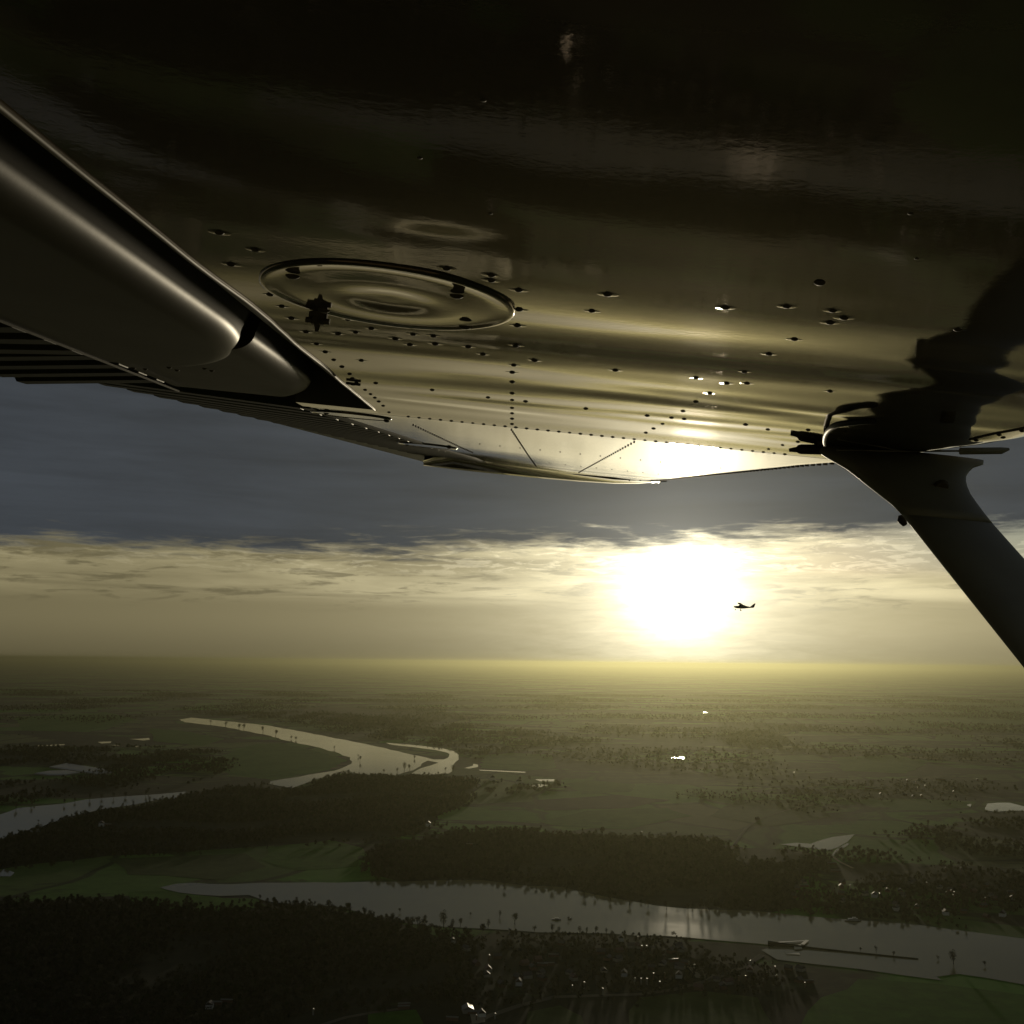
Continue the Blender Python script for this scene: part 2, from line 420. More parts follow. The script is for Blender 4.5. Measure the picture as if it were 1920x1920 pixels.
for s in np.arange(2.05, 4.38, .112):
    h = float(np.interp(s, *HNG)) - .039; nb = float(base(np.array(h), np.array(s)))
    bead('corrugation', (h, s, nb + .0070), (TEC(s) - .002, s, TEN(s) + .0070), .040, .008, o)
o['label'] = 'corrugated aileron hanging along the trailing edge'

# wing tip, drooped
inner = [P(*q) for q in ((793, 864, 4.42), (812, 858, 4.42), (850, 856, 4.42), (890, 861, 4.42), (955, 871, 4.42), (1020, 880, 4.42), (1085, 889, 4.43), (1150, 897, 4.44), (1200, 900, 4.45), (1250, 901.5, 4.45))]
outer = [P(*q) for q in ((794, 873, 4.64), (818, 876, 4.66), (850, 880, 4.68), (890, 884.5, 4.70), (955, 891, 4.72), (1020, 897.5, 4.75), (1085, 903, 4.75), (1150, 907, 4.75), (1196, 907, 4.72), (1238, 903.5, 4.64))]
rows = []
K = 8
for j in range(K + 1):
    t = j / K
    rows += [a.lerp(b, t) + Vector((0, 0, .004 * math.sin(math.pi * t) * (1 - i / 9 * .5))) for i, (a, b) in enumerate(zip(inner, outer))]
for dn, dsx in ((.012, .012), (.035, .004), (.06, -.05)):
    rows += [b + Vector((0, dsx, dn)) for b in outer]
def refine(rows, ncol, times=3):
    return rows
mesh('wing_tip', rows, grid_faces(K + 4, 10), M_SKIN, plane, True)
# trim strip along the tip joint
v, f = tube([p + Vector((0, 0, -.001)) for p in inner[3:]], .0035, 8); mesh('tip_joint_strip', v, f, M_SKIN, plane, True)

# rivets ------------------------------------------------------------
def dome(r, h, fl, k=10):
    V = [(0, 0, -h)]; 
    prof = [(r * .55, -h * .86), (r, -h * .25), (r * 1.04, 0.0), (fl, .0006)]
    for pr, pz in prof:
        for j in range(k): a = 2 * math.pi * j / k; V.append((pr * math.cos(a), pr * math.sin(a), pz))
    Fc = [(0, 1 + (j + 1) % k, 1 + j) for j in range(k)]
    for i in range(len(prof) - 1):
        for j in range(k):
            a = 1 + i * k + j; b = 1 + i * k + (j + 1) % k; Fc.append((a, b, b + k, a + k))
    return V, Fc
rv, rf = dome(.0033, .0018, .0040)
rme = bpy.data.meshes.new('rivet'); rme.from_pydata(rv, [], rf); rme.materials.append(M_RIVET); rme.polygons.foreach_set('use_smooth', [True] * len(rme.polygons))
dv_, df_ = [], []
def dimple(r0, r1, h, k=14):
    V = []; rr = np.linspace(r0, r1, 5)
    for i, q in enumerate(rr):
        for j in range(k):
            a = 2 * math.pi * j / k; V.append((q * math.cos(a), q * math.sin(a), -h * (1 - i / 4) ** 2 * 1.4 + (.00012 if i == 4 else -.00006)))
    return V, [g[::-1] for g in grid_faces(5, k, wrap=True)]
dv2, df2 = dimple(.0036, .0085, .00014)
dme = bpy.data.meshes.new('rivet_dimple'); dme.from_pydata(dv2, [], df2); dme.materials.append(M_SKIN); dme.polygons.foreach_set('use_smooth', [True] * len(dme.polygons))
riv = []
def addpx(ox, oy, k, pts):
    for x, y in pts: riv.append(on_skin(ox + x / k, oy + y / k))
addpx(400, 430, 2.743, [(475, 545), (530, 600), (575, 640), (618, 683), (660, 720), (700, 755), (350, 422), (400, 482), (690, 490), (740, 478), (730, 550), (810, 535), (940, 525), (935, 580), (1025, 563), (1130, 572), (1010, 608), (1140, 605), (1310, 620), (1385, 655), (1555, 620), (1645, 683), (1560, 527), (1570, 318), (1430, 240), (1430, 268), (1200, 210), (1570, 430), (215, 110), (90, 185), (640, 555), (455, 402), (290, 355),
    (780, 832), (808, 853), (830, 872), (850, 890), (873, 912), (903, 943), (835, 797), (1125, 832), (1412, 872), (1605, 893), (715, 775), (735, 795), (30, 20), (760, 686)])
addpx(1000, 430, 2.087, [(290, 258), (750, 312), (990, 308), (1120, 213), (1170, 325), (1160, 372), (1215, 353), (1020, 447), (920, 512), (825, 570), (635, 590), (755, 612), (835, 612), (690, 652), (1160, 643), (320, 560), (5, 522), (635, 684), (585, 716), (205, 707), (445, 733), (540, 741), (590, 746), (505, 765), (470, 783), (440, 800), (830, 768), (1075, 790), (1240, 775), (917, 788), (1220, 798), (228, 330), (1500, 115), (1660, 398), (975, 848), (920, 862), (1035, 835), (1090, 816), (1280, 862)])
addpx(600, 100, 1.4545, [(445, 128), (272, 285), (465, 437), (1610, 437)])
for y in (688, 703, 722, 740, 753, 766, 777, 787, 796): riv.append(on_skin(960 + (y < 700) * 3, y))
riv.append(on_skin(967, 655))
ca, sa = on_skin(762, 778); cb, sb = on_skin(1480, 850)
for t in np.linspace(0, 1, 36): riv.append((ca + (cb - ca) * t, 1.988))
for x, y in ((1830, 828), (1873, 820), (1916, 812), (1880, 826)): riv.append(on_skin(x, y))
nv = len(riv)
for i, (c_, s_) in enumerate(riv):
    zz = float(skin_n(np.array(c_), np.array(s_)))
    o = link('rivet', rme, plane); o.location = (c_, s_, zz); q = .92 + .22 * random.random(); o.scale = (q, q, q)
    if s_ < .70: o.scale = (.42, .42, .3)
    if .72 < s_ < 1.32:
        o2 = link('dimple', dme, o)
for k_, p_ in enumerate(list(plane.children)):
    pass
# outboard rows of small rivets, too fine to tell singly: joined
parts = []
def srow(p0, p1, n, r=.0030):
    a = on_skin(*p0); b = on_skin(*p1)
    for t in np.linspace(0, 1, n):
        c_ = a[0] + (b[0] - a[0]) * t; s_ = a[1] + (b[1] - a[1]) * t
        zz = float(skin_n(np.array(c_), np.array(s_)))
        V, Fc = box(-r, r, -r, r, -.0022, .0008); parts.append(([(x + c_, y + s_, z + zz) for x, y, z in V], Fc))
srow((959, 806), (1005, 876), 36, .0016); srow((1189, 829), (1085, 886), 36, .0016); srow((775, 797), (886, 849), 34, .0017)
srow((1300, 900), (1180, 901), 6)
for s_ in np.arange(2.05, 4.4, .035):
    c_ = float(np.interp(s_, *CLE)) - .135; zz = float(skin_n(np.array(c_), np.array(s_)))
    V, Fc = box(-.0035, .0035, -.004, .004, -.003, .001); parts.append(([(x + c_, y + s_, z + zz) for x, y, z in V], Fc))
for cr in np.linspace(-.1, .5, 13):
    for s_ in (2.72, 3.52):
        zz = float(skin_n(np.array(cr), np.array(s_))); V, Fc = box(-.0016, .0016, -.0016, .0016, -.0012, .001)
        parts.append(([(x + cr, y + s_, z + zz) for x, y, z in V], Fc))
v, f = join(parts); o = mesh('small_rivets', v, f, M_RIVET, plane); o['kind'] = 'stuff'
a = on_skin(1818, 826); b = on_skin(1990, 792)
pts = [(a[0] + (b[0] - a[0]) * t, a[1] + (b[1] - a[1]) * t) for t in np.linspace(0, 1, 30)]
v, f = tube([(c_, s_, float(skin_n(np.array(c_), np.array(s_)))) for c_, s_ in pts], .0018, 6); mesh('skin_lap', v, f, M_RIVET, plane)
# rivets along the outer end of the flap
for u_, v_ in ((250, 690), (272, 692), (317, 689), (332, 694), (384, 691), (397, 695)):
    c_, n_ = wray(u_, v_); s_ = H0 / n_; o = link('rivet', rme, plane); o.location = (c_ * s_, s_, H0 - .0002)

# oval inspection plates ----------------------------------------------
def plate(c0, s0, rc, rs, rise, screws, lab, dish=.0):
    V = []; rad = [1.0, 1.0, .985, .955, .93, .8, .62, .45, .3, .18, .08]; K = 72
    z = [.002, -rise, -rise * 1.5, -rise * 1.6, -rise, -rise, -rise - dish * .15, -rise - dish * .7, -rise + dish * .4, -rise + dish, -rise + dish]
    for r_, zz in zip(rad, z):
        for j in range(K):
            a = 2 * math.pi * j / K; cc = c0 + rc * r_ * math.cos(a); s_ = s0 + rs * r_ * math.sin(a)
            V.append((cc, s_, float(base(np.array(cc), np.array(s_)) + wave(np.array(c0), np.array(s_)) * .35) + zz))
    V.append((c0, s0, V[-K][2])); Fc = grid_faces(len(rad), K, wrap=True); o_ = (len(rad) - 1) * K
    Fc += [(o_ + j, o_ + (j + 1) % K, len(V) - 1) for j in range(K)]
    o = mesh('inspection_plate', V, Fc, M_SKIN, plane, True); o['label'] = lab
    for px in screws:
        c_, s_ = on_skin(*px); q = link('screw', sme, o); q.location = (c_, s_, H0 + DIH * max(s_ - SR, 0) - rise - .0014)
    return o
sv, sf = dome(.0052, .0022, .0056, 12)
sme = bpy.data.meshes.new('screw'); sme.from_pydata(sv, [], sf); sme.materials.append(M_RIVET)
plate(-.1195, .905, .104, .131, .0010, [(549, 512), (857, 549), (608, 577), (872, 608)], 'round inspection plate with four screws beside the flap edge', .0013)
plate(-.328, 2.10, .078, .062, .0016, [(612, 772), (725, 787)], 'small oval plate at the strut rib')
plate(-.262, 3.12, .085, .105, .0018, [(763, 832), (842, 838)], 'oval plate near the wing tip')

# fuel drain beside the plate
c_, s_ = on_skin(597, 588)
v, f = join([tube([(c_, s_, H0 + .001), (c_, s_, H0 - .004)], .0085, 12), tube([(c_, s_, H0 - .004), (c_, s_, H0 - .010)], .0055, 10),
             tube([(c_ - .011, s_, H0 - .0065), (c_ + .011, s_, H0 - .0065)], .0026, 8), tube([(c_, s_ - .009, H0 - .0065), (c_, s_ + .009, H0 - .0065)], .0026, 8),
             tube([(c_, s_, H0 - .010), (c_, s_, H0 - .0165)], [.003, .0016], 8)])
mesh('fuel_drain', v, f, M_RIVET, plane)
c_, s_ = on_skin(662, 718)
v, f = join([tube([(c_ - .010, s_, H0 - .001), (c_ + .010, s_ + .004, H0 - .001)], .002, 8), tube([(c_, s_, H0), (c_, s_, H0 - .0035)], [.004, .003], 10)])
mesh('bonding_clip', v, f, M_RIVET, plane)

# strut ----------------------------------------------------------------
A0 = Vector((.600, 1.77, H0)); A1 = Vector((1.187, 0.0, -1.15))
D_ = (A0 - A1)
def strut_pt(n):                                # centre line point at height n
    t = (H0 - n) / (H0 + 1.15); return A0.lerp(A1, t)
def foil(n, ha, hf, th_, k=28, shift=0, ss=0):
    ctr = strut_pt(n); V = []
    for j in range(k):
        a = 2 * math.pi * j / k; x = math.cos(a)
        V.append((ctr.x + shift + (x * hf if x > 0 else x * ha), ctr.y + ss + math.sin(a) * th_ * (1 - .25 * x * (x < 0)), n))
    return V
def loft(secs, k):
    V = [p for s in secs for p in s]; Fc = grid_faces(len(secs), k, wrap=True)
    Fc.append(tuple(range(k))[::-1]); Fc.append(tuple(range((len(secs) - 1) * k, len(secs) * k))); return V, Fc
# main strut body, chord set so its edges fall square to the air
secs = [foil(n, .070, .064, .026) for n in np.linspace(H0 - .06, -1.17, 14)]
v, f = loft(secs, 28); strut = mesh('wing_strut', v, f, M_STRUT, plane, True)
strut.modifiers.new('split', 'EDGE_SPLIT').split_angle = R(60)
secs = []
for n, ha, hf, t_ in ((H0 + .004, .128, .150, .030), (H0 - .004, .130, .142, .032), (H0 - .012, .129, .118, .034), (H0 - .020, .122, .104, .035), (H0 - .028, .112, .092, .035), (H0 - .036, .103, .084, .034),
                      (H0 - .046, .097, .077, .033), (H0 - .058, .091, .071, .032), (H0 - .072, .083, .068, .030), (H0 - .088, .0735, .0655, .0272), (H0 - .102, .0706, .0644, .0263)):
    secs.append(foil(n, ha, hf, t_))
v, f = loft(secs, 28); cuff = mesh('strut_cuff', v, f, M_STRUT, plane, True)
o = mesh('cuff_flange', *join([tube([P(1568, 844, 1.735), P(1700, 846, 1.735), P(1812, 845.5, 1.735), P(1862, 847, 1.735)], [.0015, .0015, .0015, .0015], 8), tube([P(1800, 846, 1.74), P(1878, 845, 1.74), P(1892, 842, 1.74)], [.0055, .0055, .002], 8)]), M_STRUT, plane)
pc = strut_pt(H0 - .052); v, f = tube([(pc.x + .020, pc.y - .029, pc.z), (pc.x + .020, pc.y - .0335, pc.z - .003)], [.012, .010], 12); mesh('cuff_plug', v, f, M_RIVET, plane)
# strip added as the sunlit rim glow, and step bump, on the rear edge
v, f = tube([P(1597, 886, 1.74), P(1630, 906, 1.72), P(1660, 932, 1.70)], [.0015, .0022, .0018], 6); mesh('rim_glow_strip', v, f, M_FLAP, plane, True)
v, f = tube([P(1688, 966, 1.66), P(1690, 974, 1.66), P(1697, 984, 1.655)], [.003, .007, .004], 10); mesh('strut_fastener', v, f, M_HOSE, plane, True)
# fuel vent tube and its hose
v, f = join([tube([P(1480, 844, 1.76), P(1494, 843, 1.76), P(1497, 842.5, 1.76), P(1502, 842.3, 1.76), P(1552, 843, 1.76)], [.003, .0045, .0070, .0080, .0082], 14)])
mesh('vent_tube', v, f, M_HOSE, plane, True)
def PS(u, v, dn=.007):
    c_, n_ = wray(u, v); s_ = (H0 - dn) / n_; return Vector((c_ * s_, s_, H0 - dn))
hp = [PS(1548, 836), PS(1546, 824), PS(1549, 812), PS(1556, 803), PS(1568, 796), PS(1585, 793), PS(1608, 791), PS(1628, 789), PS(1645, 790)]
v, f = tube(hp, .0042, 10); o = mesh('vent_hose', v, f, M_HOSE, plane, True); o.modifiers.new('smooth', 'SUBSURF').render_levels = 1
v, f = tube([P(1533, 831, 1.74), P(1559, 830, 1.74)], .003, 8); mesh('hose_clamp', v, f, M_RIVET, plane)

# cabin side behind the eye: bowed panel with the open window the picture is taken through
rows = []
prof = [(-1.25, -.50), (-1.18, -.22), (-.95, -.10), (-.60, -.07)]
V = []; Fc = []
def cabin_strip(n0, s0, n1, s1, c0, c1):
    o_ = len(V); V.extend([(c0, s0, n0), (c1, s0, n0), (c1, s1, n1), (c0, s1, n1), (c0, s0 - .02, n0), (c1, s0 - .02, n0), (c1, s1 - .02, n1), (c0, s1 - .02, n1)])
    for q in ((0, 1, 2, 3), (7, 6, 5, 4), (0, 4, 5, 1), (1, 5, 6, 2), (2, 6, 7, 3), (3, 7, 4, 0)): Fc.append(tuple(i + o_ for i in q))
for (n0, s0), (n1, s1) in zip(prof, prof[1:]): cabin_strip(n0, s0, n1, s1, -1.3, 1.6)
cabin_strip(-.598, -.07, -.32, -.07, -1.3, 1.6); cabin_strip(-.318, -.07, .10, -.07, -1.3, -.45); cabin_strip(-.318, -.07, .10, -.07, .45, 1.6); cabin_strip(.102, -.07, H0 - .003, -.07, -1.3, 1.6)
mesh('cabin_side', V, Fc, M_CABIN, plane)
v, f = tube([(-.45, -.055, -.32), (.45, -.055, -.32), (.45, -.055, .10), (-.45, -.055, .10), (-.45, -.055, -.32)], .012, 8); mesh('window_frame', v, f, M_HOSE, plane)

# ================================================================== THE OTHER AEROPLANE
def at_dist(u, v, dist): return ray(u, v) * dist
ap_d = 455.0
ap = empty('light_aeroplane', at_dist(1394, 1138.5, ap_d)); ap.rotation_euler = (R(7), R(3), R(-6))
tag(ap, 'small high wing aeroplane flying past just right of the sun, wheels down', 'aeroplane')
M_AP = mat('distant_plane_paint', (.10, .10, .08), .45, noise=(2, .2))
def sec(x, hw, z0, z1, k=12):
    return [(x, math.cos(2 * math.pi * j / k) * hw, (z0 + z1) / 2 + math.sin(2 * math.pi * j / k) * (z1 - z0) / 2) for j in range(k)]
# nose towards -x
v, f = loft([sec(-3.75, .10, -.08, .12), sec(-3.6, .42, -.35, .28), sec(-2.9, .52, -.55, .40), sec(-2.0, .55, -.62, .48), sec(-1.55, .55, -.62, .95), sec(-.9, .55, -.62, 1.02), sec(0.1, .52, -.58, .92), sec(1.2, .36, -.40, .55), sec(2.6, .22, -.18, .32), sec(3.9, .10, -.02, .22)], 12)
mesh('fuselage', v, f, M_AP, ap, True)
def wing_mesh(pts, th_):
    return [(x, y, z) for x, y, z in pts] + [(x, y, z + th_) for x, y, z in pts]
V = wing_mesh([(-1.95, -5.2, 1.28), (-2.1, -2.2, 1.13), (-2.1, 2.2, 1.13), (-1.95, 5.2, 1.28), (-.85, 5.2, 1.26), (-.5, 2.2, 1.08), (-.5, -2.2, 1.08), (-.85, -5.2, 1.26)], .14)
mesh('wing', V, [tuple(range(8))[::-1], tuple(range(8, 16))] + [(i, (i + 1) % 8, (i + 1) % 8 + 8, i + 8) for i in range(8)], M_AP, ap)
V = [(2.55, -.03, .25), (4.2, -.03, .10), (4.75, -.03, 1.75), (4.2, -.03, 1.75)]; V += [(x, .03, z) for x, y, z in V]
mesh('tail_fin', V, [(0, 1, 2, 3), (7, 6, 5, 4), (0, 4, 5, 1), (1, 5, 6, 2), (2, 6, 7, 3), (3, 7, 4, 0)], M_AP, ap)
V = [(3.2, -1.6, .18), (4.1, -1.6, .18), (4.1, 1.6, .18), (3.2, 1.6, .18)]; V += [(x, y, z + .07) for x, y, z in V]
mesh('tailplane', V, [(0, 3, 2, 1), (4, 5, 6, 7), (0, 1, 5, 4), (1, 2, 6, 5), (2, 3, 7, 6), (3, 0, 4, 7)], M_AP, ap)
for y in (-1.0, 1.0):
    v, f = tube([(-1.0, y * .4, -.5), (-1.05, y, -1.25)], .05, 6); g = mesh('main_gear_leg', v, f, M_AP, ap)
    v, f = tube([(-1.05, y - .09, -1.28), (-1.05, y + .09, -1.28)], .24, 12); mesh('wheel', v, f, M_HOSE, g)
    v, f = tube([(-1.3, y * .5, -.45), (-1.4, y * 2.3, 1.12)], .06, 6); mesh('strut', v, f, M_AP, ap)
v, f = tube([(-3.0, 0, -.5), (-3.15, 0, -1.15)], .05, 6); g = mesh('nose_gear_leg', v, f, M_AP, ap)
v, f = tube([(-3.15, -.08, -1.2), (-3.15, .08, -1.2)], .21, 12); mesh('wheel', v, f, M_HOSE, g)
v, f = join([box(-3.86, -3.80, -.06, .06, -.92, .96), tube([(-3.95, 0, .02), (-3.75, 0, .02)], [.03, .13], 8)]); mesh('propeller', v, f, M_AP, ap)

# ================================================================== THE LAND
def G(u, v, z=0.0):
    r_ = ray(u, v); t = (H - z) / -r_.z; return Vector((r_.x * t, r_.y * t, z - H))
def dist_px(u, v): return (G(u, v)).length
def poly_sheet(name, px, z, m, jitter=0, sub=0, seed=0, kind='structure'):
    pts = [G(u, v, z) for u, v in px]
    if sub:
        r_ = random.Random(seed); q = []
        for i, p in enumerate(pts):
            n_ = pts[(i + 1) % len(pts)]
            L = (n_ - p).length; k = max(1, min(10, int(L / sub)))
            nx = Vector((-(n_ - p).y, (n_ - p).x, 0)).normalized()
            for j in range(k):
                w = nx * r_.uniform(-jitter, jitter) if j else Vector((0, 0, 0)); q.append(p.lerp(n_, j / k) + w)
        pts = q
    bm = bmesh.new(); fc = bm.faces.new([bm.verts.new(p) for p in pts])
    bmesh.ops.triangulate(bm, faces=[fc]); bm.normal_update()
    for fa in bm.faces:
        if fa.normal.z < 0: fa.normal_flip()
    me = bpy.data.meshes.new(name); bm.to_mesh(me); bm.free()
    o = link(name, me, None, m); o['kind'] = kind; return o

def ground_material():
    m = bpy.data.materials.new('winter_fields'); m.use_nodes = True; n = N(m.node_tree); b = m.node_tree.nodes['Principled BSDF']
    g = m.node_tree.nodes.new('ShaderNodeNewGeometry').outputs['Position']
    w = n.v('ADD', g, n.scale(n.v('SUBTRACT', n.scale((1, 1, 1), n.noise(g, .0012, 3)), (.5, .5, .5)), 500))
    vo = m.node_tree.nodes.new('ShaderNodeTexVoronoi'); n.put(vo.inputs['Vector'], n.v('MULTIPLY', w, (1.0, .55, 0.0))); vo.inputs['Scale'].default_value = .0030
    sp = m.node_tree.nodes.new('ShaderNodeSeparateColor'); m.node_tree.links.new(vo.outputs['Color'], sp.inputs[0])
    fields = n.ramp(sp.outputs[0], [(0, (.042, .044, .020)), (.3, (.060, .165, .016)), (.5, (.090, .088, .036)), (.72, (.052, .140, .014)), (1, (.085, .080, .042))])
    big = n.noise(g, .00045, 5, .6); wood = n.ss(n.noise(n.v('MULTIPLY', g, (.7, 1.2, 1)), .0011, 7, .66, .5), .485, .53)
    fine = n.noise(g, .02, 6, .65)
    c_ = n.mix(wood, fields, n.scale((.020, .022, .012), n.m('ADD', .4, n.m('MULTIPLY', fine, 1.3))))
    hedge = m.node_tree.nodes.new('ShaderNodeTexVoronoi'); hedge.feature = 'DISTANCE_TO_EDGE'; n.put(hedge.inputs['Vector'], n.v('MULTIPLY', w, (1.0, .55, 0.0))); hedge.inputs['Scale'].default_value = .0030
    c_ = n.mix(n.m('MULTIPLY', n.ss(hedge.outputs['Distance'], .045, .015), .75), c_, (.014, .015, .008))
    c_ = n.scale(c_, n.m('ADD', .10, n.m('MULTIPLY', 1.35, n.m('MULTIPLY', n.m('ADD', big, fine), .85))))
    n.put(b.inputs['Base Color'], c_); b.inputs['Roughness'].default_value = .95; b.inputs['Specular IOR Level'].default_value = .08
    return m
M_GROUND = ground_material()
def field_mat(name, c1, c2):
    m = bpy.data.materials.new(name); m.use_nodes = True; n = N(m.node_tree); b = m.node_tree.nodes['Principled BSDF']
    g = m.node_tree.nodes.new('ShaderNodeNewGeometry').outputs['Position']
    f_ = n.noise(g, .006, 6, .65, .3); f2_ = n.noise(g, .035, 5, .7); n.put(b.inputs['Base Color'], n.scale(n.mix(n.ss(f_, .35, .68), c1, c2), n.m('ADD', .35, n.m('MULTIPLY', f2_, 1.3))))
    b.inputs['Roughness'].default_value = .95; b.inputs['Specular IOR Level'].default_value = .06
    return m
M_GREEN = field_mat('green_field', (.040, .110, .010), (.062, .140, .018))
M_OLIVE = field_mat('olive_meadow', (.040, .062, .016), (.062, .085, .024))
M_BROWN = field_mat('ploughed_field', (.040, .032, .022), (.060, .047, .032))
M_WOODF = field_mat('woodland_floor', (.022, .023, .013), (.040, .038, .022))
M_SAND = mat('pale_yard', (.24, .20, .12), .9, noise=(.06, .4))
M_ROAD = mat('road_surface', (.11, .10, .07), .95, 0, .05, noise=(.05, .3))
def water_material():
    m = bpy.data.materials.new('river_water'); m.use_nodes = True; n = N(m.node_tree); b = m.node_tree.nodes['Principled BSDF']
    g = m.node_tree.nodes.new('ShaderNodeNewGeometry').outputs['Position']
    f1 = n.noise(n.v('MULTIPLY', g, (.5, 1.0, 0)), .006, 5, .6, .5); f2 = n.noise(g, .05, 3, .6)
    n.put(b.inputs['Base Color'], n.mix(f1, (.185, .168, .082), (.235, .210, .104)))
    n.put(b.inputs['Roughness'], n.m('ADD', .045, n.m('MULTIPLY', f1, .075))); b.inputs['IOR'].default_value = 1.333
    q = m.node_tree.nodes.new('ShaderNodeBump'); q.inputs['Distance'].default_value = .25; q.inputs['Strength'].default_value = .3
    n.put(q.inputs['Height'], f2); n.put(b.inputs['Normal'], q.outputs[0]); return m
M_WATER = water_material()

# the ground, one sheet to the horizon
xs = np.concatenate([[-125000, -60000, -30000], np.linspace(-16000, 16000, 33), [30000, 60000, 125000]])
ys = np.concatenate([[-12000, -4000], np.linspace(0, 24000, 25), [32000, 45000, 65000, 90000, 124000]])
gx, gy = np.meshgrid(xs, ys)
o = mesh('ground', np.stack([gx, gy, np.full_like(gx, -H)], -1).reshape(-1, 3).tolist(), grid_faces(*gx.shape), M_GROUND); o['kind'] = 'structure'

RIVER_NEAR = [(300, 1664), (330, 1657), (360, 1655), (433, 1658), (487, 1655), (547, 1655), (633, 1655), (690, 1653), (757, 1653), (827, 1650), (903, 1650), (950, 1656), (990, 1661), (1023, 1661), (1060, 1664), (1080, 1670), (1110, 1676), (1140, 1682), (1187, 1690), (1230, 1698), (1280, 1703), (1350, 1706), (1413, 1708), (1447, 1711), (1493, 1716), (1563, 1722), (1647, 1728), (1713, 1733), (1780, 1742), (1850, 1751), (1920, 1760), (2300, 1805), (2300, 1905), (1920, 1846), (1847, 1833), (1797, 1826), (1757, 1831), (1765, 1838), (1697, 1829), (1613, 1817), (1513, 1806), (1457, 1799), (1427, 1781), (1457, 1773), (1430, 1770), (1347, 1763), (1280, 1757), (1187, 1754), (1140, 1750), (1007, 1748), (973, 1745), (923, 1742), (840, 1738), (797, 1735), (750, 1729), (717, 1723), (683, 1713), (640, 1701), (617, 1699), (567, 1697), (533, 1695), (497, 1689), (467, 1678), (413, 1680), (367, 1677), (313, 1668)]
poly_sheet('river', RIVER_NEAR, .6, M_WATER, 6, 40, 1)
RIVER_LEFT = [(-400, 1590), (-150, 1553), (0, 1527), (33, 1515), (117, 1507), (160, 1499), (233, 1493), (297, 1489), (350, 1484), (330, 1497), (293, 1500), (250, 1509), (187, 1518), (133, 1530), (97, 1542), (50, 1557), (0, 1575), (-150, 1620), (-400, 1700)]
poly_sheet('river', RIVER_LEFT, .6, M_WATER, 8, 60, 2)
RIVER_FAR = [(336, 1349), (360, 1345.5), (413, 1351), (500, 1360), (583, 1375), (640, 1386), (707, 1400), (773, 1415), (812, 1424), (832, 1424), (842, 1417), (838, 1411), (815, 1406), (790, 1403), (730, 1395.5), (724, 1392.5), (790, 1398), (830, 1403), (850, 1408), (862, 1416), (860, 1424), (850, 1434), (842, 1450), (770, 1455), (790, 1440), (808, 1435), (822, 1430), (802, 1426), (790, 1432), (775, 1444), (740, 1455), (640, 1450), (590, 1461), (547, 1478), (505, 1470), (507, 1465), (627, 1445), (650, 1436), (660, 1428), (657, 1420), (637, 1413), (590, 1400), (533, 1388), (500, 1378), (463, 1371), (413, 1362), (370, 1357), (345, 1354)]
poly_sheet('river', RIVER_FAR, .6, M_WATER, 10, 90, 3)
ponds = [[(1463, 1583), (1493, 1580), (1520, 1582), (1540, 1575), (1557, 1570), (1603, 1564), (1595, 1572), (1590, 1578), (1570, 1589), (1550, 1595), (1520, 1590), (1493, 1587)],
         [(1557, 1604), (1566, 1594), (1580, 1585), (1590, 1580), (1592, 1583), (1578, 1593), (1566, 1605)],
         [(1847, 1518), (1850, 1507), (1870, 1505), (1893, 1505), (1920, 1512), (1990, 1516), (1950, 1521), (1900, 1520), (1863, 1522)], [(1811, 1509), (1822, 1507), (1820, 1513)],
         [(66, 1398), (98, 1396.5), (122, 1395), (120, 1397), (95, 1398.5), (75, 1399.5)], [(183, 1391), (209, 1390), (207, 1393), (190, 1394)], [(205, 1396.5), (224, 1397), (222, 1398.5)], [(243, 1385.5), (262, 1385), (280, 1383.5), (281, 1387), (268, 1388.5)], [(246, 1399), (260, 1399), (258, 1401)],
         [(870, 1440), (886, 1436), (888, 1432), (897, 1434), (896, 1438), (880, 1441)], [(1003, 1461), (1040, 1461), (1038, 1465), (1012, 1465)], [(995, 1473), (1012, 1470), (1028, 1472), (1010, 1477)],
         [(1258, 1420.6), (1270, 1419.8), (1279, 1418.5), (1284, 1421), (1281, 1424), (1277, 1421.8), (1268, 1421.2)], [(1318, 1336.5), (1322, 1334.5), (1328, 1336), (1326, 1337.2)], [(54, 1557), (80, 1554), (82, 1557), (62, 1561)], [(-10, 1636), (8, 1629), (28, 1636), (20, 1643), (-10, 1643)],
         [(898, 1443), (985, 1447), (985, 1449), (900, 1445)], [(1486, 1447.3), (1491, 1447), (1490, 1449)]]
plab = []
for i, pg in enumerate(ponds): poly_sheet('pond', pg, .6, M_WATER, 1.5, 30, i)

